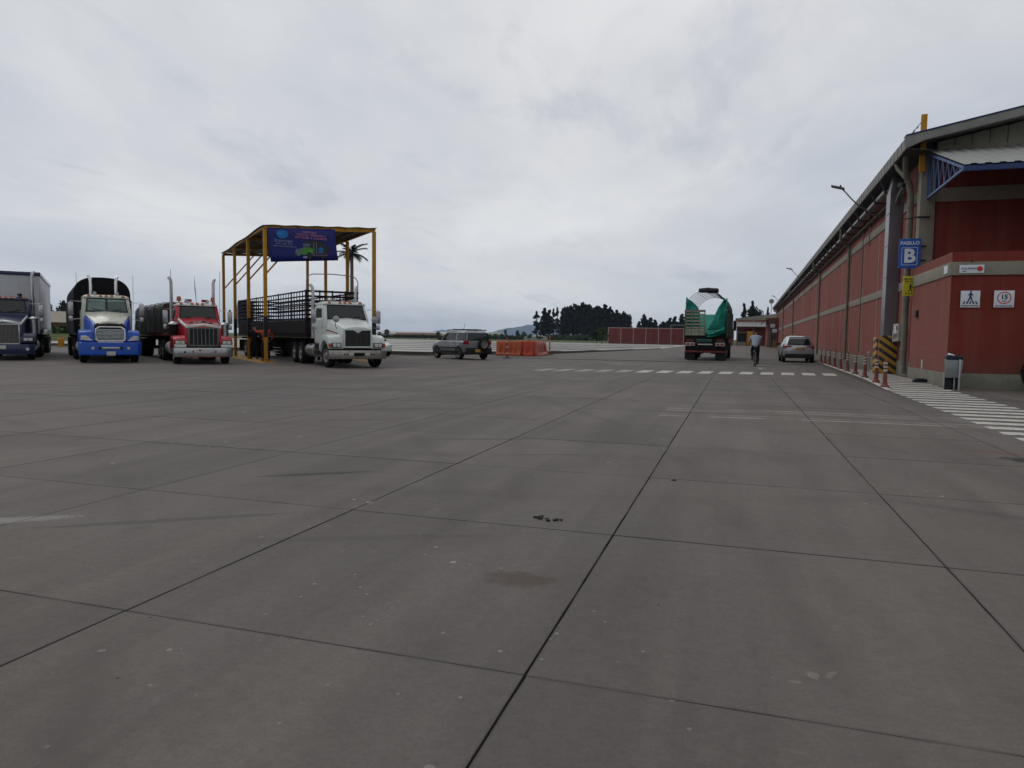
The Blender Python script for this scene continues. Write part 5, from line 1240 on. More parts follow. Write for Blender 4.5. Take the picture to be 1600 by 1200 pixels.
# white car mostly behind the white truck
ghW = [(-1.6, .9, .76, .88), (-1.1, .2, .60, 1.36), (-.95, .05, .54, 1.42)]
wc_ = R(-35)
WC = car('white_car', 'white car mostly hidden behind the white truck bumper', (-21.75, 39.3, 0), wc_, m_whitept,
    [(-2.0, .70, .42, .86, .02), (-1.6, .82, .24, .9, .02), (.7, .83, .22, .9, .02), (1.3, .81, .24, .84, .04), (1.85, .74, .28, .72, .04), (2.05, .6, .34, .62, .03)], ghW, 2.5, m_clad)
for x in (-1.25, 1.25):
    for sd in (-1, 1): arch(WC, x, sd, .83, m_clad, .40); wheel(WC, x, sd*.75, .335, sd, 0, CW_T, CW_R)
for sd in (-1, 1):
    side_glass(WC, ghW, [(.6, .92), (-1.3, .92), (-1.0, 1.30), (.15, 1.30)], sd, m_glass)
    MB().box(1.82, 2.02, sd*.42, sd*.68, .58, .70).build('headlight', m_lens, WC, bevel=.03)
    MB().box(.5, .65, sd*.83, sd*1.0, .9, 1.02).build('wing_mirror', m_clad, WC, bevel=.03)

# rear end of a trailer cut off by the right edge
PT = thing('parked_trailer', 'dark trailer with a big grey wheel cut off by the right edge', 'trailer', (7.80, 20.6, 0), R(0))
for y_ in (.0, .34): wheel(PT, 0, y_, side=-1)
for y_ in (1.6, 1.94): wheel(PT, 0, y_, side=1)
wheel(PT, 1.35, 0, side=-1); wheel(PT, 1.35, 1.94, side=1)
MB().box(.15, 7, .4, .5, .9, 1.1).box(.15, 7, 1.5, 1.6, .9, 1.1).box(-.1, .1, .1, 1.8, .45, .6).build('chassis', m_chas, PT)
MB().box(.55, 7, -.15, 2.1, 1.15, 1.35).build('deck', m_chas, PT, bevel=.01)
lm = MB().tube([(.3, .1, 1.0), (-.35, -.05, .95), (-.55, -.1, .93)], .018, 6).build('lamp_arm', m_chromed, PT)
MB().lathe([(0, -.06), (.05, -.05), (.06, .0), (.04, .05), (0, .06)], (-.60, -.1, .93), 'x', 12).build('marker_lamp', m_chromed, lm)

# ================================================================== yellow shelter
sh = thing('truck_shelter', 'open shelter of slim yellow posts with a thin roof over the truck bay', 'shelter', (FL.x, FL.y, 0), hS)
# local frame: -x goes back along the bay, +y across to the right
SPc, SW = 4.35, 5.0
zl = lambda k: 5.95+.02*k
zr_ = lambda k: 6.25+.0*k
for w, zz in ((0, zl), (SW, zr_)):
    for k_ in range(4):
        x = -SPc*k_; top = zz(k_)-.06
        MB().box(x-.075, x+.075, w-.075, w+.075, 0, top).build('post', m_yel, sh, bevel=.008)
        MB().box(x-.079, x+.079, w-.079, w+.079, 1.12, 2.05).build('post_band', m_black, sh, smooth=False)
        MB().box(x-.14, x+.14, w-.14, w+.14, 0.005, .03).build('base_plate', m_yel, sh, smooth=False)
for k_ in range(4):
    x = -SPc*k_
    MB().bar((x, 0, zl(k_)-.03), (x, SW, zr_(k_)-.03), .12, .14).build('cross_beam', m_yel, sh, smooth=False)
    MB().bar((x, .05, 3.95), (x, 1.75, zl(k_)+.02), .07).build('brace', m_yel, sh, smooth=False)
for w, zz in ((0, zl), (SW, zr_)):
    MB().bar((.1, w, zz(0)+.02), (-SPc*3-.1, w, zz(3)+.02), .08, .10).build('side_beam', m_yel, sh, smooth=False)
MB().bar((.02, -.02, zl(0)+.06), (.02, SW+.02, zr_(0)+.06), .06, .08).build('roof_edge', m_yel, sh, smooth=False)
m_under = pm('rusty_roof_sheet', (.085, .058, .03), .6, var=.3, dirt=.4, dcol=(.05, .04, .03))
rs = MB(); NXr, NYr = 27, 12; ro = random.Random(9)
pts = []
for i in range(NXr):
    for j in range(NYr):
        x = .15-(SPc*3+.35)*i/(NXr-1); w = -.12+(SW+.24)*j/(NYr-1)
        z = zl(0)+.09+(zr_(0)-zl(0))*j/(NYr-1)+(.03 if j % 2 else 0)+.025*math.sin(i*.55)*(1 if j < 3 else .3)
        pts.append((x, w, z))
rs.add(pts, [(i*NYr+j, i*NYr+j+1, (i+1)*NYr+j+1, (i+1)*NYr+j) for i in range(NXr-1) for j in range(NYr-1)])
o = rs.build('roof_sheet', m_under, sh, smooth=False); o.modifiers.new('t', 'SOLIDIFY').thickness = .012
for k_ in range(1, 7): MB().bar((.1, SW*k_/7, zl(0)+.02+(zr_(0)-zl(0))*k_/7), (-SPc*3-.1, SW*k_/7, zl(0)+.02+(zr_(0)-zl(0))*k_/7), .05, .06).build('purlin', m_under, sh, smooth=False)
# banner hung on the front
bn = thing('banner', 'dark blue printed banner with a green lorry hung on the front of the yellow shelter', 'banner', tuple(SH(-.14, 0, 0)), hS+PI/2)
# local frame of the banner: x across to the right, -y towards the viewer, z up
m_ban = pm('banner_blue', (.011, .014, .125), .5, var=.12, vs=.8)
bz1 = lambda u: 5.94+.055*u
nb = 13; P_ = []
for i in range(nb):
    u = .10+(3.0)*i/(nb-1)
    for j in range(6):
        v = j/5; P_.append((u+.10*v*v+.02*v, .02*math.sin(u*3+v*2)-.02*v, bz1(u)-v*(1.50-.03*u)))
MB().add(P_, [(i*6+j, i*6+j+1, (i+1)*6+j+1, (i+1)*6+j) for i in range(nb-1) for j in range(5)]).build('sheet', m_ban, bn).modifiers.new('t', 'SOLIDIFY').thickness = .006
BY = -.05
def bpoly(poly, mat, name, yv=BY): return MB().prism(poly, 'y', yv, yv+.004).build(name, mat, bn, smooth=False)
bpoly([(.70+.26*math.cos(a)*(1+.06*math.sin(3*a)), 5.70+.20*math.sin(a)) for a in [2*PI*q/20 for q in range(20)]], pm('print_cyan', (.012, .12, .33), .5), 'logo')
bpoly([(.62+.10*math.cos(a), 5.72+.06*math.sin(a)) for a in [2*PI*q/12 for q in range(12)]], pm('print_cyan2', (.02, .17, .42), .5), 'logo', BY-.003)
m_pale = pm('print_pale', (.17, .19, .36), .5); m_pink = pm('print_pink', (.36, .15, .27), .5)
o = scribble(bn, 0, .78, 0, .10, m_pale, 4); o.location = (.38, BY, 5.40)
o = scribble(bn, 0, .13, 0, .16, pm('print_cyan2', (.02, .17, .42), .5), 5); o.location = (.36, BY, 5.43)
o = scribble(bn, 0, .70, 0, .07, m_pale, 6, ((.28, .33), (.48, .52), (.7, .73))); o.location = (.42, BY, 5.28)
o = scribble(bn, 0, 1.02, 0, .05, m_pale, 7); o.location = (.32, BY, 5.17)
o = scribble(bn, 0, .65, 0, .075, m_pink, 8, ((.70, .77),)); o.location = (1.58, BY, 5.87)
o = scribble(bn, 0, 1.30, 0, .085, m_pink, 9, ((.36, .42), (.46, .5))); o.location = (1.34, BY, 5.75)
o = scribble(bn, 0, 1.44, 0, .085, m_pink, 10, ((.40, .45), (.49, .53))); o.location = (1.26, BY, 5.62)
# printed lorry
m_pg = pm('print_green', (.06, .22, .035), .5, var=.3, vs=6); m_pd = pm('print_dark', (.022, .024, .025), .5); m_pgr = pm('print_grey', (.10, .13, .16), .5, var=.3, vs=8)
bpoly([(1.80, 4.80), (2.75, 4.80), (2.78, 5.2), (2.6, 5.42), (2.2, 5.55), (1.8, 5.5), (1.62, 5.38), (1.7, 5.1)], m_pd, 'print_body')
bpoly([(1.26, 4.80), (1.27, 5.04), (1.52, 5.07), (1.50, 4.80)], m_pgr, 'print_nose', BY-.004)
bpoly([(1.50, 4.92), (1.54, 5.12), (1.62, 5.18), (1.90, 5.20), (2.06, 5.16), (2.06, 4.92), (2.0, 4.90), (1.97, 4.98), (1.88, 5.0), (1.80, 4.96), (1.76, 4.86), (1.55, 4.86)], m_pg, 'print_cab', BY-.006)
bpoly([(1.30, 5.08), (1.6, 5.13), (1.6, 5.10), (1.30, 5.055)], m_pale, 'print_edge', BY-.008)
bpoly([(1.58, 5.22), (1.92, 5.24), (1.92, 5.32), (1.62, 5.30)], pm('print_slate', (.07, .09, .16), .5), 'print_screen', BY-.008)
bpoly([(1.60, 5.31), (1.94, 5.335), (1.94, 5.36), (1.62, 5.34)], m_pale, 'print_edge', BY-.009)
for x in (2.08, 2.2): bpoly([(x, 4.95), (x+.04, 4.95), (x+.04, 5.45), (x, 5.45)], m_pgr, 'print_stack', BY-.006)
bpoly([(2.42+.12*math.cos(a), 5.14+.10*math.sin(a)) for a in [2*PI*q/14 for q in range(14)]], pm('print_cyan', (.012, .12, .33), .5), 'logo', BY-.007)
bpoly([(2.3, 5.0), (2.55, 5.0), (2.55, 5.03), (2.3, 5.03)], m_pale, 'print_edge', BY-.007)
bpoly([(2.05, 4.86), (2.75, 4.90), (2.75, 4.92), (2.05, 4.88)], m_pale, 'print_edge', BY-.008)
bpoly([(1.62, 4.70), (1.80, 4.70), (1.80, 4.80), (1.62, 4.80)], m_pale, 'print_plate', BY-.008)
for x, z, r_ in ((1.28, 4.80, .09), (1.92, 4.76, .10), (2.5, 4.78, .08)):
    bpoly([(x+r_*.8*math.cos(a), z+r_*math.sin(a)) for a in [2*PI*q/12 for q in range(12)]], m_pd, 'print_wheel', BY-.007)

# ================================================================== small street furniture
# bollards
m_boll = pm('bollard_red', (.15, .045, .034), .65, var=.15, dirt=.4)
m_bwht = pm('bollard_white', (.42, .40, .37), .6, dirt=.35)
bo = thing('bollard', 'x', 'bollard', (0,0,0), 0, 'red flexible bollards with white bands along the walkway kerb')
MB().lathe([(0, 0), (.115, 0), (.115, .03), (.075, .07), (.06, .14), (.052, .30), (.05, .44), (.05, .71), (.04, .74), (0, .745)], (0,0,0), 'z', 14).build('post', m_boll, bo)
for z0 in (.44, .54, .64): MB().lathe([(.052, z0), (.053, z0+.003), (.053, z0+.045), (.052, z0+.048)], (0,0,0), 'z', 14).build('band', m_bwht, bo)
bpos = [(3.99, 21.9), (4.06, 23.6), (4.14, 26.1), (4.22, 28.6), (4.29, 31.1), (4.36, 33.6), (4.43, 36.1), (4.50, 38.6), (4.56, 41.0), (4.62, 43.4)]
for i, (x, y_) in enumerate(bpos):
    nth = ['nearest', 'second', 'third', 'fourth', 'fifth', 'sixth', 'seventh', 'eighth', 'ninth', 'last'][i]
    lab = {0: 'nearest red and white bollard at the end of the walkway kerb', 9: 'farthest red and white bollard, just behind the silver crossover'}.get(i, f'{nth} red and white bollard from the near end of the kerb row')
    if i == 0: bo.location = (x, y_, zw(y_)+.004); bo['label'] = lab
    else: copy_thing(bo, (x, y_, zw(y_)+.004), label=lab)
# litter bin
lb = thing('litter_bin', 'grey steel litter bin on a frame with a dark bag rim at the annex corner', 'bin', (5.60, 21.75, 0), R(-6))
m_bin = pm('bin_steel', (.20, .21, .215), .42, metal=.5, var=.12, dirt=.3)
MB().prism([(-.17, .36), (.17, .36), (.20, .86), (-.20, .86)], 'y', -.15, .15).build('body', m_bin, lb, bevel=.02)
MB().prism([(-.20, .84), (.20, .84), (.215, .94), (-.19, .98)], 'y', -.17, .17).build('bag', pm('bin_bag', (.012, .014, .03), .35, bump=.4, bs=14), lb, bevel=.03)
MB().obox((-.06, -.05, .96), (.17, .16, .06), (.2, .3, .2)).build('rubbish', m_wsign, lb, bevel=.02)
fr = MB().box(.10, .14, -.19, -.16, 0, .86).box(-.22, -.19, -.02, .02, 0, .5).box(.02, .05, -.03, .03, .02, .4)
fr.build('frame', pm('bin_frame', (.32, .33, .34), .4, metal=.4), lb, bevel=.005)
MB().box(-.20, -.02, .02, .06, .0, .36).box(-.02, .18, .1, .14, 0, .36).build('leg_plate', m_clad, lb)
MB().box(-.1, .16, -.16, .16, 0, .02).build('base', m_clad, lb, bevel=.005)
# orange water filled barriers
m_org = pm('orange_plastic', (.33, .072, .026), .5, var=.14, vs=1.5, dirt=.45, dcol=(.25, .09, .06))
m_orgd = pm('deep_orange_plastic', (.36, .040, .020), .45, var=.12, dirt=.3)
m_orgf = pm('faded_orange_plastic', (.40, .13, .105), .6, var=.12, dirt=.4, dcol=(.35, .2, .17))
def barrier(p0, p1, mat, label, h=1.0):
    a, b_ = Vector((*p0, 0)), Vector((*p1, 0)); Ln = (b_-a).length; an_ = math.atan2(b_.y-a.y, b_.x-a.x)
    t = thing('water_barrier', label, 'barrier', tuple((a+b_)/2), an_, 'orange water filled barriers round the excavation')
    pr = [(-.28, 0), (.28, 0), (.28, .12), (.20, .22), (.12, .48), (.10, h-.08), (.06, h), (-.06, h), (-.10, h-.08), (-.12, .48), (-.20, .22), (-.28, .12)]
    MB().prism([(y_, z) for y_, z in pr], 'x', -Ln/2+.02, Ln/2-.02).build('body', mat, t, bevel=.03)
    rb_ = MB(); x = -Ln/2+.3
    for sd in (-1, 1):
        x = -Ln/2+.3
        while x < Ln/2-.15: rb_.prism([(sd*.10, h-.16), (sd*.20, .26), (sd*.25, .26), (sd*.15, h-.16)], 'x', x-.05, x+.05); x += .38
    rb_.build('ribs', mat, t, bevel=.01)
    for e in (-1, 1): MB().cyl((e*(Ln/2-.02), 0, .1), (e*(Ln/2-.02), 0, h*.95), .05, n=10).build('lug', mat, t)
    MB().cyl((0, 0, h), (0, 0, h+.03), .07, n=12).build('filler_cap', mat, t)
barrier((-15.6, 46.2), (-13.75, 46.0), m_org, 'dull orange barrier nearest the off roader spare wheel')
barrier((-13.65, 46.0), (-12.95, 46.1), m_orgd, 'short view bright orange barrier at the near corner of the enclosure')
barrier((-12.9, 46.3), (-12.95, 48.2), m_orgf, 'pale faded orange barrier on the right side of the enclosure')
barrier((-13.0, 48.3), (-13.3, 50.2), m_orgd, 'red orange barrier behind the faded one, beside the far post')
barrier((-13.6, 50.4), (-15.4, 50.6), m_orgd, 'red orange barrier closing the back of the enclosure')
def delineator(x, y_, label, h=1.25):
    t = thing('delineator_post', label, 'marker post', (x, y_, 0), 0)
    MB().lathe([(0, 0), (.26, 0), (.27, .03), (.2, .06), (.08, .07), (.06, .09), (0, .09)], (0,0,0), 'z', 14).build('base', m_clad, t)
    MB().lathe([(.05, .08), (.06, .12), (.045, h*.9), (.03, h), (0, h+.01)], (0,0,0), 'z', 12).build('post', m_orgd, t)
    for z in (.25, .62, .95): MB().lathe([(.058, z), (.06, z+.005), (.058, z+.09), (.054, z+.095)], (0,0,0), 'z', 12).build('band', m_bwht, t)
delineator(-13.0, 40.4, 'orange post with white bands on a black base beside the off roader')
delineator(-13.15, 51.2, 'orange post standing behind the right end of the orange barriers', 1.45)
# yellow barrel far left
o = thing('yellow_drum', 'small yellow drum standing on the far yard between the navy and blue trucks', 'drum', (-51.6, 43.6, 0))
MB().lathe([(0, 0), (.21, 0), (.22, .02), (.21, .2), (.22, .22), (.21, .4), (.22, .42), (.21, .66), (.20, .68), (0, .67)], (0,0,0), 'z', 20).build('drum', m_yel, o)
# debris on the yard
def debris(x, y_, s_, label, seed):
    q = random.Random(seed); mb = MB()
    for _ in range(9):
        a, r_ = q.uniform(0, 6.3), s_*q.random()**.6
        mb.obox((x+r_*math.cos(a), y_+r_*.7*math.sin(a), .008), (q.uniform(.01, .05), q.uniform(.008, .022), .006+q.random()*.008), (q.uniform(-.2, .2), q.uniform(-.2, .2), q.uniform(0, 3)))
    o = mb.build('debris', m_clad, smooth=False); tag(o, label, 'debris')
debris(-1.23, 4.86, .10, 'small scatter of black scraps on the middle of the concrete yard', 2)
o = MB().prism([(-.05, 0), (.06, .01), (.04, .03), (-.03, .02)], 'y', -.01, .01).build('twig', m_clad); o.scale = (.45, .45, .45); o.location = (-.5, 6.6, .001); tag(o, 'tiny dark twig on the concrete near a slab joint', 'twig')

# ================================================================== people
m_skin = pm('skin', (.23, .12, .075), .6, var=.08)
m_hair = pm('dark_hair', (.012, .010, .009), .7)
m_shirt = pm('pale_blue_shirt', (.25, .28, .345), .8, var=.10, vs=6, bump=.2, bs=12)
m_trous = pm('black_trousers', (.010, .010, .013), .85, var=.3, vs=5)
m_vest = pm('orange_overall', (.40, .075, .04), .8, var=.15, vs=6, bump=.2, bs=12)
m_reflect = pm('pale_strip', (.38, .37, .33), .5)
def skin(name, J, E, mat, parent, grow=0.0, root=None, sub=2):
    names = list(J); idx = {n_: i for i, n_ in enumerate(names)}
    me = bpy.data.meshes.new(name); me.from_pydata([J[n_][0] for n_ in names], [(idx[a], idx[b_]) for a, b_ in E], [])
    o = link(name, me, parent); me.materials.append(mat)
    md = o.modifiers.new('skin', 'SKIN'); md.use_smooth_shade = True
    for i, n_ in enumerate(names):
        sv = me.skin_vertices[0].data[i]; r_ = J[n_][1]
        rx, ry = (r_ if isinstance(r_, tuple) else (r_, r_)); sv.radius = (rx+grow, ry+grow); sv.use_root = (n_ == (root or names[0]))
    s_ = o.modifiers.new('sub', 'SUBSURF'); s_.levels = s_.render_levels = sub
    return o
def lerp(a, b_, t): return tuple(x+(y_-x)*t for x, y_ in zip(a, b_))
def person(label, loc, rotz, J, shirt, trousers, sleeve, hair=True, cap=None, group=None):
    """J: joint positions (x forward, y left, z up)."""
    p = thing('person', label, 'person', loc, rotz, group)
    Rr = dict(pelvis=(.09, .07), waist=(.10, .075), chest=(.13, .085), neckb=(.055, .05), neck=.055, head0=.075, head=(.088, .10), crown=.07,
              shL=.03, elL=.033, wrL=.03, haL=.035, shR=.03, elR=.033, wrR=.03, haR=.035, hipL=.055, knL=.048, anL=.038, toL=.035, hipR=.055, knR=.048, anR=.038, toR=.035)
    E_ = [('pelvis','waist'),('waist','chest'),('chest','neckb'),('neckb','neck'),('neck','head0'),('head0','head'),('head','crown')]
    for s_ in 'LR': E_ += [('chest','sh'+s_),('sh'+s_,'el'+s_),('el'+s_,'wr'+s_),('wr'+s_,'ha'+s_),('pelvis','hip'+s_),('hip'+s_,'kn'+s_),('kn'+s_,'an'+s_),('an'+s_,'to'+s_)]
    skin('body', {k_: (J[k_], Rr[k_]) for k_ in Rr}, E_, m_skin, p, 0, 'pelvis')
    tq = ['waist', 'chest', 'neckb']; Jt = {'pelvis': (lerp(J['pelvis'], J['waist'], -.55), (.20, .17)), 'waist': (J['waist'], (.16, .125)), 'chest': (J['chest'], (.215, .165)), 'neckb': (lerp(J['chest'], J['neckb'], .92), (.14, .125))}
    Et = [('pelvis','waist'),('waist','chest'),('chest','neckb')]
    for s_ in 'LR':
        Jt['sh'+s_] = (J['sh'+s_], .078); Jt['el'+s_] = (lerp(J['sh'+s_], J['el'+s_], sleeve if sleeve < 1 else 1), .058); Et += [('chest','sh'+s_),('sh'+s_,'el'+s_)]
        if sleeve > 1: Jt['wr'+s_] = (lerp(J['el'+s_], J['wr'+s_], .9), .045); Et.append(('el'+s_, 'wr'+s_))
    skin('shirt', Jt, Et, shirt, p, 0, 'pelvis')
    Jl = {'waist': (lerp(J['pelvis'], J['waist'], .6), (.175, .145)), 'pelvis': (J['pelvis'], (.185, .155))}; El = [('waist','pelvis')]
    for s_ in 'LR':
        Jl['hip'+s_] = (J['hip'+s_], .118); Jl['kn'+s_] = (J['kn'+s_], .075); Jl['an'+s_] = (lerp(J['kn'+s_], J['an'+s_], .93), .062); El += [('pelvis','hip'+s_),('hip'+s_,'kn'+s_),('kn'+s_,'an'+s_)]
    skin('trousers', Jl, El, trousers, p, 0, 'pelvis')
    for s_ in 'LR':
        a, b_ = Vector(J['an'+s_]), Vector(J['to'+s_])
        skin('shoe', {'a': (tuple(a+(a-b_)*.35+Vector((0, 0, -.02))), .045), 'b': (tuple(lerp(a, b_, .5)), .05), 'c': (tuple(b_+(b_-a)*.15), .035)}, [('a','b'),('b','c')], m_clad, p)
        w_, h_ = Vector(J['wr'+s_]), Vector(J['ha'+s_]); d = (h_-w_).normalized(); sd = d.cross(Vector((0, 0, 1))); sd = sd.normalized() if sd.length > .1 else Vector((0, 1, 0))
        for q_, ln_ in ((-.03, .065), (-.01, .078), (.01, .072), (.03, .058)):
            base = h_+sd*q_; mid = base+d*ln_*.55+Vector((0, 0, -.008)); tip = base+d*ln_+Vector((0, 0, -.03))
            skin('finger', {'a': (tuple(base), .010), 'b': (tuple(mid), .009), 'c': (tuple(tip), .0075)}, [('a','b'),('b','c')], m_skin, p, sub=1)
        skin('finger', {'a': (tuple(w_+d*.03), .012), 'b': (tuple(w_+d*.06+sd*.045), .010), 'c': (tuple(w_+d*.095+sd*.05+Vector((0,0,-.015))), .008)}, [('a','b'),('b','c')], m_skin, p, sub=1)
    h_, c_ = Vector(J['head']), Vector(J['crown']); bk = Vector((-.02, 0, .02))
    skin('hair', {'a': (tuple(h_+Vector((-.045, 0, -.03))), (.075, .085)), 'b': (tuple(h_+Vector((-.03, 0, .04))), (.098, .100)), 'c': (tuple(c_+Vector((-.01, 0, .025))), .072)}, [('a','b'),('b','c')], cap or m_hair, p)
    f_ = Vector((1, 0, 0))
    for s_ in (-1, 1):
        MB().obox(tuple(h_+Vector((.088, s_*.034, .0))), (.012, .026, .012)).build('eye', m_hair, p, bevel=.004)
        MB().lathe([(0, -.012), (.024, -.008), (.028, .004), (0, .008)], tuple(h_+Vector((0, s_*.095, -.01))), 'y', 10).build('ear', m_skin, p)
    skin('nose', {'a': (tuple(h_+Vector((.088, 0, .005))), .012), 'b': (tuple(h_+Vector((.108, 0, -.03))), .016)}, [('a','b')], m_skin, p, sub=1)
    MB().obox(tuple(h_+Vector((.088, 0, -.062))), (.014, .045, .010)).build('mouth', pm('lips', (.18, .07, .05), .6), p, bevel=.004)
    return p
# cyclist, seen from behind
Jc = dict(pelvis=(-.22, 0, .98), waist=(-.17, 0, 1.13), chest=(-.03, -.01, 1.40), neckb=(.05, -.02, 1.52), neck=(.08, -.02, 1.58), head0=(.10, -.02, 1.63), head=(.12, -.02, 1.69), crown=(.12, -.02, 1.77),
    shL=(-.0, .21, 1.43), elL=(.22, .27, 1.20), wrL=(.46, .27, 1.09), haL=(.53, .265, 1.06), shR=(-.0, -.23, 1.43), elR=(.22, -.29, 1.20), wrR=(.46, -.27, 1.09), haR=(.53, -.265, 1.06),
    hipL=(-.20, .10, .95), knL=(.16, .14, .78), anL=(-.02, .13, .40), toL=(.10, .14, .34), hipR=(-.20, -.10, .95), knR=(.08, -.13, .55), anR=(-.02, -.14, .17), toR=(.11, -.15, .12))
CY = (0.93, 37.0, 0)
person('person in pale blue shirt and black trousers riding a bicycle away beside the green truck', CY, R(92), Jc, m_shirt, m_trous, .95)
bk = thing('bicycle', 'dark bicycle ridden away by the person in the pale blue shirt', 'bicycle', CY, R(92))
m_bike = pm('bike_paint', (.035, .012, .016), .4)
bt_ = MB().lathe([(.315, -.018), (.335, -.02), (.345, 0), (.335, .02), (.315, .018)], (0,0,0), 'y', 28).mesh('tyre', m_tyre)
bs_ = MB()
for k_ in range(14):
    a = 2*PI*k_/14; bs_.cyl((.02*math.cos(a+.6), .02*(-1)**k_, .02*math.sin(a+.6)), (.312*math.cos(a), 0, .312*math.sin(a)), .0022, n=4)
bs_.lathe([(.305, -.012), (.318, -.013), (.318, .013), (.305, .012), (.305, -.012)], (0,0,0), 'y', 28); bs_.cyl((0, -.05, 0), (0, .05, 0), .022, n=10)
bs_ = bs_.mesh('wheel', m_chromed)
for x in (-.52, .55):
    w_ = link('wheel', bs_, bk, (x, 0, .345)); link('tyre', bt_, w_)
fr = MB(); BB, ST, HT, HB, RA, FA = (-.05, 0, .30), (-.20, 0, .82), (.36, 0, .86), (.40, 0, .70), (-.52, 0, .345), (.55, 0, .345)
for a, b_ in ((BB, ST), (ST, HT), (BB, HB), (HT, HB)): fr.tube([a, b_], .017, 8)
for s_ in (-.06, .06):
    fr.tube([(BB[0], s_*.5, BB[2]), (RA[0], s_, RA[2])], .010, 6); fr.tube([(ST[0], s_*.4, ST[2]-.06), (RA[0], s_, RA[2])], .009, 6); fr.tube([(HB[0], s_*.6, HB[2]), (.45, s_, .55), (FA[0], s_, FA[2])], .012, 6)
fr.build('frame', m_bike, bk)
MB().tube([(.52, .27, 1.04), (.44, .2, 1.03), (.37, 0, 1.0), (.44, -.2, 1.03), (.52, -.27, 1.04)], .013, 8).tube([(.355, 0, .86), (.37, 0, 1.0)], .015, 8).build('handlebar', m_chromed, bk)
MB().loft([[(-.36, -.08, .86), (-.36, .08, .86), (-.36, .06, .91), (-.36, -.06, .91)], [(-.20, -.06, .86), (-.20, .06, .86), (-.20, .05, .91), (-.20, -.05, .91)], [(-.04, -.02, .87), (-.04, .02, .87), (-.04, .015, .90), (-.04, -.015, .90)]]).tube([ST, (-.22, 0, .88)], .014, 8).build('saddle', m_clad, bk, bevel=.01)
cr_ = MB().cyl((-.05, -.07, .30), (-.05, .07, .30), .02, n=8); cr_.bar((-.05, .08, .30), (.02, .08, .36), .02); cr_.bar((-.05, -.08, .30), (-.02, -.08, .13), .02)
cr_.box(-.04, .08, .08, .18, .35, .375).box(-.07, .05, -.18, -.08, .115, .14); cr_.build('crank', m_clad, bk, smooth=False)
MB().tube([(-.52+.37*math.cos(a), 0, .345+.37*math.sin(a)) for a in [R(q) for q in range(20, 190, 17)]], .022, 6).build('mudguard', m_bike, bk)
# man in orange at the shelter post, back to the viewer, left arm raised to the load
Jo = dict(pelvis=(0, 0, .93), waist=(0, 0, 1.08), chest=(.02, 0, 1.34), neckb=(.03, 0, 1.46), neck=(.05, 0, 1.52), head0=(.07, 0, 1.57), head=(.09, -.0, 1.63), crown=(.09, 0, 1.71),
    shL=(.02, .20, 1.38), elL=(.16, .38, 1.33), wrL=(.30, .46, 1.50), haL=(.34, .47, 1.56), shR=(.02, -.20, 1.38), elR=(.06, -.34, 1.16), wrR=(.24, -.30, 1.05), haR=(.30, -.28, 1.03),
    hipL=(0, .10, .90), knL=(.03, .12, .50), anL=(-.02, .13, .08), toL=(.10, .15, .04), hipR=(0, -.10, .90), knR=(.02, -.13, .50), anR=(-.04, -.15, .08), toR=(.08, -.17, .04))
vp = SH(.35, .95)
pO = person('person in orange jacket and dark trousers with left arm raised behind the front shelter post', (-20.72, 27.95, 0), R(128), Jo, m_vest, m_trous, 1.5, cap=m_hair)
Jd = dict(Jo); Jd.update(elL=(.10, .27, 1.12), wrL=(.25, .22, 1.0), haL=(.30, .2, .98))
pD = person('person in black standing beside the second shelter post', (-22.85, 29.9, 0), R(110), Jd, m_trous, m_trous, 1.5, cap=m_clad)

# ================================================================== far surroundings
def pol(b, D): return (D*math.sin(R(b)), D*math.cos(R(b)))     # bearing in degrees right of the building line, distance
nrng = np.random.default_rng(11)
def leaf_mesh(name, clumps, size, mat, n_per, flat=.75, trunk=None):
    """clumps: (x, y, z, rx, rz); many small leaf faces spread through each clump."""
    V, F = [], []
    for (cx_, cy_, cz_, rx, rzz) in clumps:
        d = nrng.normal(size=(n_per, 3)); d /= np.linalg.norm(d, axis=1)[:, None]
        rad = nrng.random(n_per)**.45
        c = d*rad[:, None]*np.array([rx, rx, rzz])+np.array([cx_, cy_, cz_])
        a = nrng.normal(size=(n_per, 3)); a /= np.linalg.norm(a, axis=1)[:, None]
        b_ = np.cross(a, nrng.normal(size=(n_per, 3))); b_ /= np.linalg.norm(b_, axis=1)[:, None]+1e-9
        s_ = size*(.6+.8*nrng.random(n_per))[:, None]
        for k_ in range(n_per):
            i = len(V); V += [tuple(c[k_]-a[k_]*s_[k_]), tuple(c[k_]+b_[k_]*s_[k_]*flat), tuple(c[k_]+a[k_]*s_[k_]), tuple(c[k_]-b_[k_]*s_[k_]*flat)]; F.append((i, i+1, i+2, i+3))
    me = bpy.data.meshes.new(name); me.from_pydata(V, [], F); me.materials.append(mat); return me
def tall_tree_proto(h, seed, thin=1.0, gaps=False):
    q = random.Random(seed); cl = []; z = h*.22
    while z < h-.6:
        t = (z-h*.2)/(h*.8); w = (1.55*math.sin(PI*min(1, .25+t*.75))**.7*(1-.35*t)+.25)*thin
        for _ in range(2 if gaps else 3):
            if gaps and q.random() < .35: continue
            a = q.uniform(0, 6.28); rr = w*q.uniform(.15, .75)
            cl.append((rr*math.cos(a), rr*math.sin(a), z+q.uniform(-.6, .6), w*q.uniform(.4, .7), q.uniform(.7, 1.3)))
        z += h*.062
    cl.append((0, 0, h-.6, .30*thin, 1.3))
    t_ = MB(); t_.tube([(0, 0, 0), (.1, 0, h*.3), (-.05, .1, h*.6), (0, 0, h*.95)], [.26, .2, .14, .04], 7)
    for k_ in range(7):
        z = h*(.25+.09*k_); a = q.uniform(0, 6.28); t_.tube([(0, 0, z), (.9*thin*math.cos(a), .9*thin*math.sin(a), z+1.2)], [.07, .02], 5)
    return leaf_mesh('crown', cl, .25, m_dgreen, 85), t_.mesh('trunk', m_trunk)
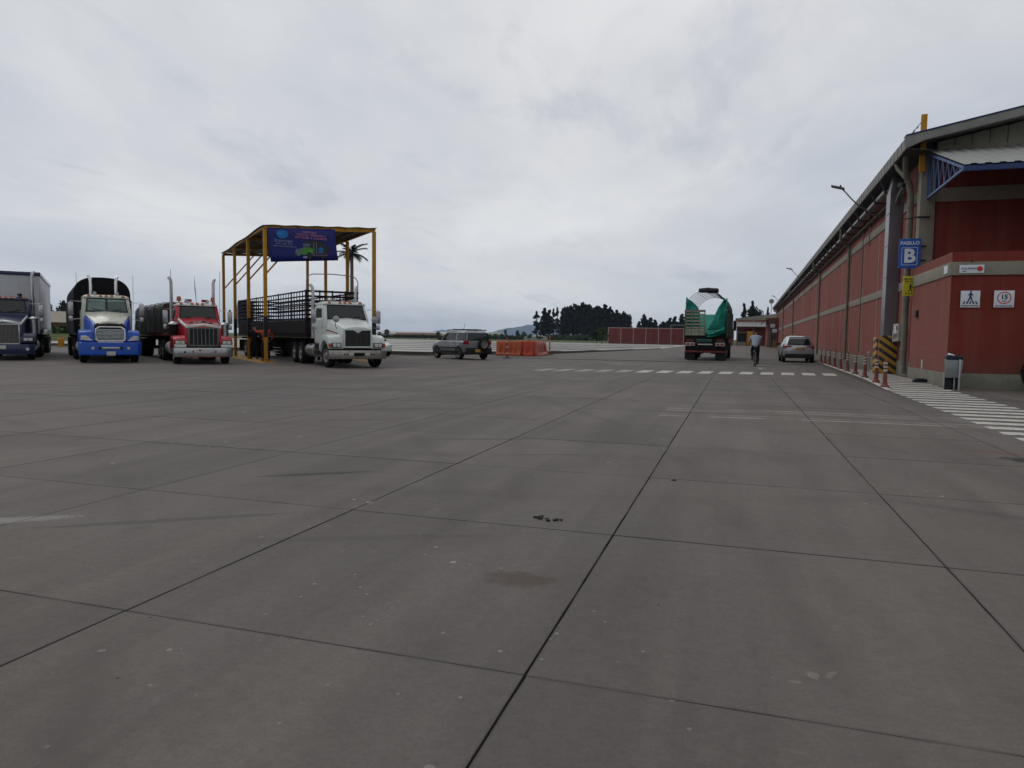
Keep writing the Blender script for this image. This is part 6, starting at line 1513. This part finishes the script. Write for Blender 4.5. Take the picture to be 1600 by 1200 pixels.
protos = [tall_tree_proto(18, 1), tall_tree_proto(18, 2, .9), tall_tree_proto(18, 3, 1.1), tall_tree_proto(18, 4, .85, True), tall_tree_proto(18, 5, 1.0)]
def tree_at(pr_, b, D, h, label, group=None, w=1.0, name='eucalyptus_tree', z=-.14, h0=18):
    x, y_ = pol(b, D); t = thing(name, label, 'tree', (x, y_, z), rnd.uniform(0, 6.28), group)
    s_ = h/h0
    c = link('crown', pr_[0], t); c.scale = (s_*w, s_*w, s_); k_ = link('trunk', pr_[1], t); k_.scale = (s_*w, s_*w, s_)
    return t
GTR = 'tall dark trees in the row beyond the field'
tree_at(protos[3], -15.5, 395, 15.2, 'tall dark tree with gaps in its crown at the left end of the tree row', GTR, 2.6)
tree_at(protos[3], -15.15, 392, 11, 'thin short dark tree second from the left end of the tree row', GTR, 2.4)
tree_at(protos[1], -14.85, 400, 17.2, 'tall slim dark tree third from the left end of the tree row', GTR, 2.3)
tree_at(protos[0], -14.5, 398, 16.0, 'dark tree fourth from the left end of the tree row', GTR, 2.2)
tree_at(protos[3], -14.15, 402, 17.0, 'see through dark tree left of the solid part of the tree row', GTR, 1.7)
tree_at(protos[3], -13.85, 399, 17.6, 'slim see through tree touching the solid part of the tree row', GTR, 1.7)
b = -13.4; i = 0
while b < -7.9:
    t_ = (b+13.4)/5.5
    h = 17.8+1.4*math.sin(PI*min(1, t_*1.5))-4.5*max(0, (t_-.62))/.38+rnd.uniform(-1.1, 1.1)
    tree_at(protos[rnd.choice((0, 1, 2, 4))], b, 400+rnd.uniform(-6, 18), h, 'tall dark tree inside the solid stretch of the tree row', GTR, rnd.uniform(1.5, 2.1)); b += rnd.uniform(.15, .23); i += 1
for b, h, lab in ((-7.35, 10.5, 'low dark pointed tree right of the gap in the tree row, above the red wall'), (-7.0, 14.2, 'tall pointed dark tree above the red boundary wall'), (-6.5, 12.4, 'dark tree right of the tall pointed one above the red wall'),
                  (-6.1, 11.4, 'dark tree left of the low rounded tree above the red wall'), (-5.55, 9.8, 'low rounded dark tree above the red wall'), (-5.0, 12.4, 'dark tree left of the broad crown next to the green truck'), (-4.6, 13.2, 'broad dark tree crown just left of the green truck'), (-4.1, 14.5, 'high dark tree crown touching the green truck'), (-3.6, 13, 'dark tree partly behind the green truck')):
    tree_at(protos[rnd.choice((0, 2, 4))], b, 400, h, lab, GTR, 2.6)
for i in range(15):
    tree_at(protos[(0, 1, 2, 4)[i % 4]], -7.3+i*.26, 412, rnd.uniform(8.6, 11.2), 'low dark tree in the gaps of the row above the red wall', GTR, 2.6)
def round_tree(h, w, seed, mat, n=26, per=60, leaf=.3):
    q = random.Random(seed); cl = []
    for _ in range(n):
        a = q.uniform(0, 6.28); zz = q.uniform(.3, .95); rr = w*.5*math.sin(PI*min(.98, zz))**.6*q.uniform(.2, .95)
        cl.append((rr*math.cos(a), rr*math.sin(a), h*zz, w*.17*q.uniform(.7, 1.3), h*.11*q.uniform(.7, 1.3)))
    t_ = MB().tube([(0, 0, 0), (.05, 0, h*.35), (0, .1, h*.75)], [.22, .17, .05], 7)
    for k_ in range(5):
        a = q.uniform(0, 6.28); t_.tube([(0, 0, h*.3), (w*.3*math.cos(a), w*.3*math.sin(a), h*.7)], [.09, .03], 5)
    return leaf_mesh('crown', cl, leaf, mat, per), t_.mesh('trunk', m_trunk)
rp = [round_tree(10, 8, 21, m_dgreen), round_tree(10, 7, 22, m_dgreen), round_tree(10, 8, 23, m_green)]
tree_at(protos[0], .55, 235, 12.4, 'narrow dark conifer behind the far warehouse roof, nearest the green truck', None, 1.2, 'conifer_tree')
tree_at(rp[0], 1.05, 240, 12.0, 'broad grey green tree behind the far warehouse roof', None, .7, 'garden_tree', h0=10)
tree_at(protos[1], 1.15, 238, 13.4, 'pointed conifer in front of the broad tree behind the far warehouse roof', None, 1.1, 'conifer_tree')
tree_at(rp[1], 1.65, 240, 10.8, 'round tree on the right behind the far warehouse roof', None, .7, 'garden_tree', h0=10)
tree_at(protos[4], 2.25, 240, 11.5, 'thin tree behind the far roof, left of the dish mast', None, .9, 'conifer_tree')
tree_at(rp[0], -50.5, 190, 7.4, 'dark tree behind the low brick building, nearest the white trailer', None, .8, 'garden_tree', h0=10)
tree_at(rp[1], -49.6, 192, 8.0, 'dark tree behind the low brick building, nearest the blue truck', None, .85, 'garden_tree', h0=10)
tree_at(rp[2], -10.25, 149, 3.6, 'dark bush at the left end of the red boundary wall', None, 1.1, 'bush', h0=10)
tree_at(rp[0], -10.7, 165, 3.2, 'low dark bush left of the red wall bush', None, 1.4, 'bush', h0=10)
for b, D, h, w, lab in ((-27.4, 420, 4.6, 1.1, 'small round dark tree above the pale sheds on the left'), (-28.0, 430, 3.2, 1, 'tiny dark tree left of the small round one'), (-23.4, 410, 3.8, 1, 'small dark tree left of the off roader roof'), (-20.3, 380, 4.8, .9, 'small dark tree just right of the off roader roof bars'), (-19.9, 380, 4.2, .9, 'small dark tree above the white greenhouse'),
                        (-18.0, 500, 6.4, .5, 'slim dark tree in front of the blue mountain'), (-17.0, 470, 5.6, 1, 'small bushy tree in front of the blue mountain'), (-16.5, 480, 4.8, 1.2, 'low bushy tree between the mountain and the tree row')):
    tree_at(rp[int(b) % 3], b, D, h, lab, None, w, 'field_tree', h0=10)
# palm
t = thing('palm_tree', 'single palm with drooping fronds rising behind the yellow shelter', 'palm', (*pol(-30.15, 76), -.1), 0, None, 1.17)
MB().tube([(0, 0, 0), (.05, 0, 4), (0, .05, 8.3)], [.19, .17, .14], 10).build('trunk', m_trunk, t)
q = random.Random(6)
for k_ in range(21):
    a = 2*PI*k_/21+q.uniform(-.15, .15); el = q.choice((.15, .5, .9, 1.2)); f = MB(); pts = []
    L_ = q.uniform(1.4, 1.75)
    for i in range(9):
        s_ = i/8; r_ = L_*s_*math.cos(el*(1-.55*s_)); z = 8.3+L_*s_*math.sin(el)-.75*s_*s_*(1.1-.3*el)
        pts.append(Vector((r_*math.cos(a), r_*math.sin(a), z)))
    f.tube(pts, [.03-.0028*i for i in range(9)], 5)
    sdv = Vector((-math.sin(a), math.cos(a), 0))
    for i in range(1, 8):
        for u in (0, .5):
            p_ = pts[i]+(pts[i+1]-pts[i])*u
            for s_ in (-1, 1):
                d = (pts[i+1]-pts[i]).normalized(); tip = p_+sdv*s_*.40*math.sin(PI*(i+u)/8.6)+d*.16+Vector((0, 0, -.14))
                f.add([tuple(p_+d*.07), tuple(p_-d*.07), tuple(tip)], [(0,1,2)])
    f.build('frond', m_dgreen, t, smooth=False)
dead = MB()
for k_ in range(6):
    a = q.uniform(0, 6.28); dead.tube([(0, 0, 8.1), (-.35+.1*math.cos(a), .1*math.sin(a), 7.7), (-.42+.14*math.cos(a), .14*math.sin(a), 6.4-q.random()*.5)], [.05, .07, .015], 5)
dead.build('dead_fronds', m_trunk, t)
# hedges and crops: nobody could count the plants
def hedge(b0, b1, D, h, dpt, n, mat, name='hedge', z=-.12, size=.22):
    x0, y0 = pol(b0, D); x1, y1 = pol(b1, D); d = Vector((x1-x0, y1-y0, 0)); Ln = d.length; d.normalize(); nn = Vector((-d.y, d.x, 0)); cl = []
    for _ in range(n):
        u, v = rnd.random()*Ln, (rnd.random()-.5)*dpt; p_ = Vector((x0, y0, 0))+d*u+nn*v
        cl.append((p_.x, p_.y, z+h*rnd.uniform(.15, .75), rnd.uniform(.7, 1.5), h*rnd.uniform(.25, .45)))
    o = link(name, leaf_mesh(name, cl, size, mat, 34)); o['kind'] = 'stuff'; return o
hedge(-29.5, -15.6, 370, 1.35, 8, 320, m_dgreen, size=.26)
hedge(-29.5, -15.6, 400, 1.8, 10, 200, m_green, size=.3)
hedge(-20.5, -9.6, 340, 2.4, 30, 200, m_green, size=.4)
hedge(-14.9, -7.5, 394, 3.0, 12, 150, m_dgreen, name='undergrowth', size=.4)
hedge(-53, -47, 98, .9, 5, 60, m_green, z=.9)
# grass strip relief next to the yard
gs = MB(); x0, y0 = pol(-31, 150); 
struct(MB().add([(*pol(-56, 84), -.13), (*pol(-46, 84), -.13), (*pol(-46, 100), 1.35), (*pol(-56, 100), 1.35), (*pol(-56, 210), 1.4), (*pol(-46, 210), 1.4), (*pol(-46, 235), -.13), (*pol(-56, 235), -.13)], [(0,1,2,3), (3,2,5,4), (4,5,6,7)]).build('embankment', m_grass, smooth=False))
# low brick building on the left
t = thing('brick_building', 'low brick building with pale sloped roof between the white trailer and the blue truck', 'building', (*pol(-50, 125), 1.3), R(50))
m_brick = brickwall('plain_brick', (.21, .10, .06))
MB().box(-6, 6, 0, 8, 0, 1.25).build('wall', m_brick, t, smooth=False)
MB().prism([(-.5, 1.2), (4.5, 2.9), (8.5, 1.2), (8.5, 1.1), (-.5, 1.1)], 'x', -6.4, 6.4).build('roof', m_beige, t, smooth=False)
for x in (-4, -1, 2, 5): MB().box(x-.5, x+.5, -.03, .02, .35, .9).build('window', m_glass, t, smooth=False)
# greenhouses and sheds across the field
def shed_far(name, label, b, D, w, dp, h, mat_r, mat_w, cat='greenhouse', rot=None):
    t = thing(name, label, cat, (*pol(b, D), -.13), R(-b) if rot is None else rot)
    MB().box(-w/2, w/2, 0, dp, 0, h*.62).build('wall', mat_w, t, smooth=False)
    if w > 20:
        MB().prism([(-.3, h*.60), (dp/2, h), (dp+.3, h*.60)], 'x', -w/2-.3, w/2+.3).build('roof', mat_r, t, smooth=False); return t
    n_ = max(1, int(w/9)); rw = w/n_
    for i in range(n_):
        x = -w/2+rw*i; MB().prism([(x, h*.60), (x+rw/2, h), (x+rw, h*.60)], 'y', -.3, dp+.3).build('roof', mat_r, t, smooth=False)
    return t
m_pl = pm('greenhouse_film', (.60, .60, .58), .4, var=.05, vs=.3); m_plg = pm('grey_film', (.33, .33, .31), .5, var=.1, vs=.2)
shed_far('greenhouse', 'long pale roofed shed beyond the hedge at left of the off roader', -26.3, 430, 60, 20, 3.7, m_plg, m_plg)
shed_far('red_shed', 'dull red shed in front of the pale roofs beyond the hedge', -24.9, 415, 26, 12, 2.9, pm('dull_red_sheet', (.10, .055, .045), .8), m_brick, 'shed')
shed_far('greenhouse', 'bright white greenhouse just right of the off roader', -18.75, 420, 11, 26, 4.4, m_pl, m_pl)
shed_far('greenhouse', 'low white greenhouse roof left of the tree row', -15.55, 330, 11, 20, 2.4, m_pl, m_plg)
# red boundary wall with white posts
bp = Vector((*pol(-17.4+math.degrees(math.atan((949-800)/1110)), 158/math.cos(math.atan((949-800)/1110))), 0))
t = thing('boundary_wall', 'dark red boundary wall with thin white posts and coping across the far yard', 'wall', tuple(bp), yaw)
PWd = 2.78
m_redb = brickwall('boundary_red', (.15, .042, .040))
pmh = MB().box(.07, PWd-.07, 0, .15, 0, 3.5).mesh('wall_panel', m_redb, bevel=.01, seg=1, smooth=False)
psh = MB().box(-.07, .07, -.04, .19, 0, 3.5).mesh('post', m_strip, smooth=False)
for i in range(11):
    link('post', psh, t, (PWd*i, 0, 0))
    if i < 10: link('wall_panel', pmh, t, (PWd*i, 0, 0))
MB().box(-.1, PWd*10+.1, -.05, .2, 3.5, 3.66).build('coping', m_strip, t, smooth=False)
MB().box(PWd*5-.05, PWd*5+.05, .3, .4, 0, 4.4).box(PWd*5, PWd*9, .3, .4, 4.3, 4.42).build('frame', m_strip, t, smooth=False)
# far warehouse closing the lane
t = thing('far_warehouse', 'low gabled warehouse with white canopy closing the far end of the lane', 'warehouse', (.2, 168, 0), 0)
MB().box(0, 14, .2, 30, 0, 5.2).build('wall', m_red_shade, t, smooth=False)
for x in (0, 3.5, 7.0, 10.5): MB().box(x-.12, x+.12, 0, .25, 0, 6.0).build('pilaster', m_beige, t, smooth=False)
MB().box(-.1, 14, .05, .2, 5.75, 6.1).build('band', m_beige, t, smooth=False)
MB().box(0, 14, .12, .2, 5.2, 5.75).build('upper_wall', m_red, t, smooth=False)
MB().prism([(-.4, 6.05), (14.5, 8.0), (14.5, 6.2), (-.4, 6.1)], 'y', .0, 30).build('gable', m_beige, t, smooth=False)
MB().slab((-.3, -2.2, 4.15), (14, -2.2, 4.15), (14, .2, 5.2), (-.3, .2, 5.2), .12).build('canopy', m_pl if False else m_roofs, t, smooth=False)
dr = MB().box(.3, 1.9, .12, .22, .8, 2.8).build('doorway', m_black, t, smooth=False)
MB().box(.2, 2.0, .08, .12, 2.8, 3.0).build('lintel', m_beige, t, smooth=False)
MB().box(.2, 2.0, -.4, .2, 0, .8).build('dock', m_beige, t, smooth=False)
o = MB().box(-.65, .65, -.5, .5, .1, 3.2).build('yellow_cabinet', m_yel, bevel=.05); o.location = (3.0, 166.6, 0); tag(o, 'tall yellow cabinet standing under the far canopy', 'cabinet')
# lean-to block at the far end of the long wall
t = thing('service_block', 'narrow red block with dark awning and air units near the far wall end', 'building', wl(-1.9, 112, 0), -.0148)
MB().box(0, 1.85, 0, 14, 0, 5.4).build('wall', m_red, t, smooth=False)
MB().box(-.05, 1.85, -.03, 0, 2.6, 2.85).build('belt', m_belt, t, smooth=False)
MB().slab((-.9, -2.2, 4.4), (-.1, -2.2, 5.3), (-.1, 13, 5.3), (-.9, 13, 4.4), .1).build('awning', m_dsoff, t, smooth=False)
for x, z in ((.9, 3.9), (1.3, 3.0)): MB().box(x-.45, x+.35, -.5, -.05, z-.3, z+.35).build('air_unit', m_wsign, t, bevel=.03)
for x in (.3, .62, 1.1): MB().cyl((x, -.12, 0), (x, -.12, 5.2), .07, n=8).build('pipe', m_pipe, t)
MB().box(.75, 1.35, -.05, -.02, 0, 2.3).build('door', m_dark, t, smooth=False)
o = MB().box(-.3, .3, -.3, .3, 0, 1.1).build('planter', pm('ochre_box', (.18, .10, .03), .7), bevel=.03); o.location = wl(-1.0, 100, .1); tag(o, 'small ochre box on the walkway before the service block', 'box')

# mountains
def ridge(name, b0, b1, D, hts, dpt, seed):
    n_ = 60; q = np.random.default_rng(seed); rows = []
    xs = np.linspace(0, 1, n_); hh = np.interp(xs, np.linspace(0, 1, len(hts)), hts)
    rough = sum(q.normal(size=k_).repeat(math.ceil(n_/k_))[:n_]*a for k_, a in ((12, 1.5), (30, 1.0)))
    k3 = np.ones(5)/5; hh = np.maximum(0, hh+np.convolve(rough, k3, 'same')*(hh > 4)); V = []
    prof_ = ((-1, 0), (-.6, .32), (-.3, .68), (0, 1), (.4, .6), (1, 0))
    for i in range(n_):
        b = b0+(b1-b0)*xs[i]
        for u, f_ in prof_:
            V.append((*pol(b, D+u*dpt+60*math.sin(i*.9+u*4)), hh[i]*f_*(1+.03*math.sin(i*1.7+u*5))-.5))
    m_ = len(prof_)
    o = MB().add(V, [(i*m_+j, i*m_+j+1, (i+1)*m_+j+1, (i+1)*m_+j) for i in range(n_-1) for j in range(m_-1)]).build(name, pm('mountain_forest_hazed', (.022, .045, .060), .95, var=.35, vs=.006, spec=.1), angle=80)  # forest colour with the blue of distant haze mixed in
    return struct(o)
ridge('mountain', -20.3, -8.0, 7000, [0, 40, 75, 92, 118, 128, 120, 105, 92, 70, 50, 30, 0], 900, 3)
ridge('hills', -25.0, -20.5, 8000, [0, 20, 48, 66, 60, 40, 12, 0], 600, 5)

# ------------------------------------------------------------------ air
hz_m = bpy.data.materials.new('haze_air'); hz_m.use_nodes = True
t = hz_m.node_tree; t.nodes.clear(); o_ = t.nodes.new('ShaderNodeOutputMaterial'); v_ = t.nodes.new('ShaderNodeVolumePrincipled')
v_.inputs['Color'].default_value = (.60, .76, 1.0, 1); v_.inputs['Density'].default_value = .9e-4; v_.inputs['Anisotropy'].default_value = 0
t.links.new(v_.outputs[0], o_.inputs['Volume'])
hzb = MB().box(-9300, 9300, -9300, 9300, -1.2, 210).build('haze', hz_m, smooth=False); hzb['kind'] = 'stuff'
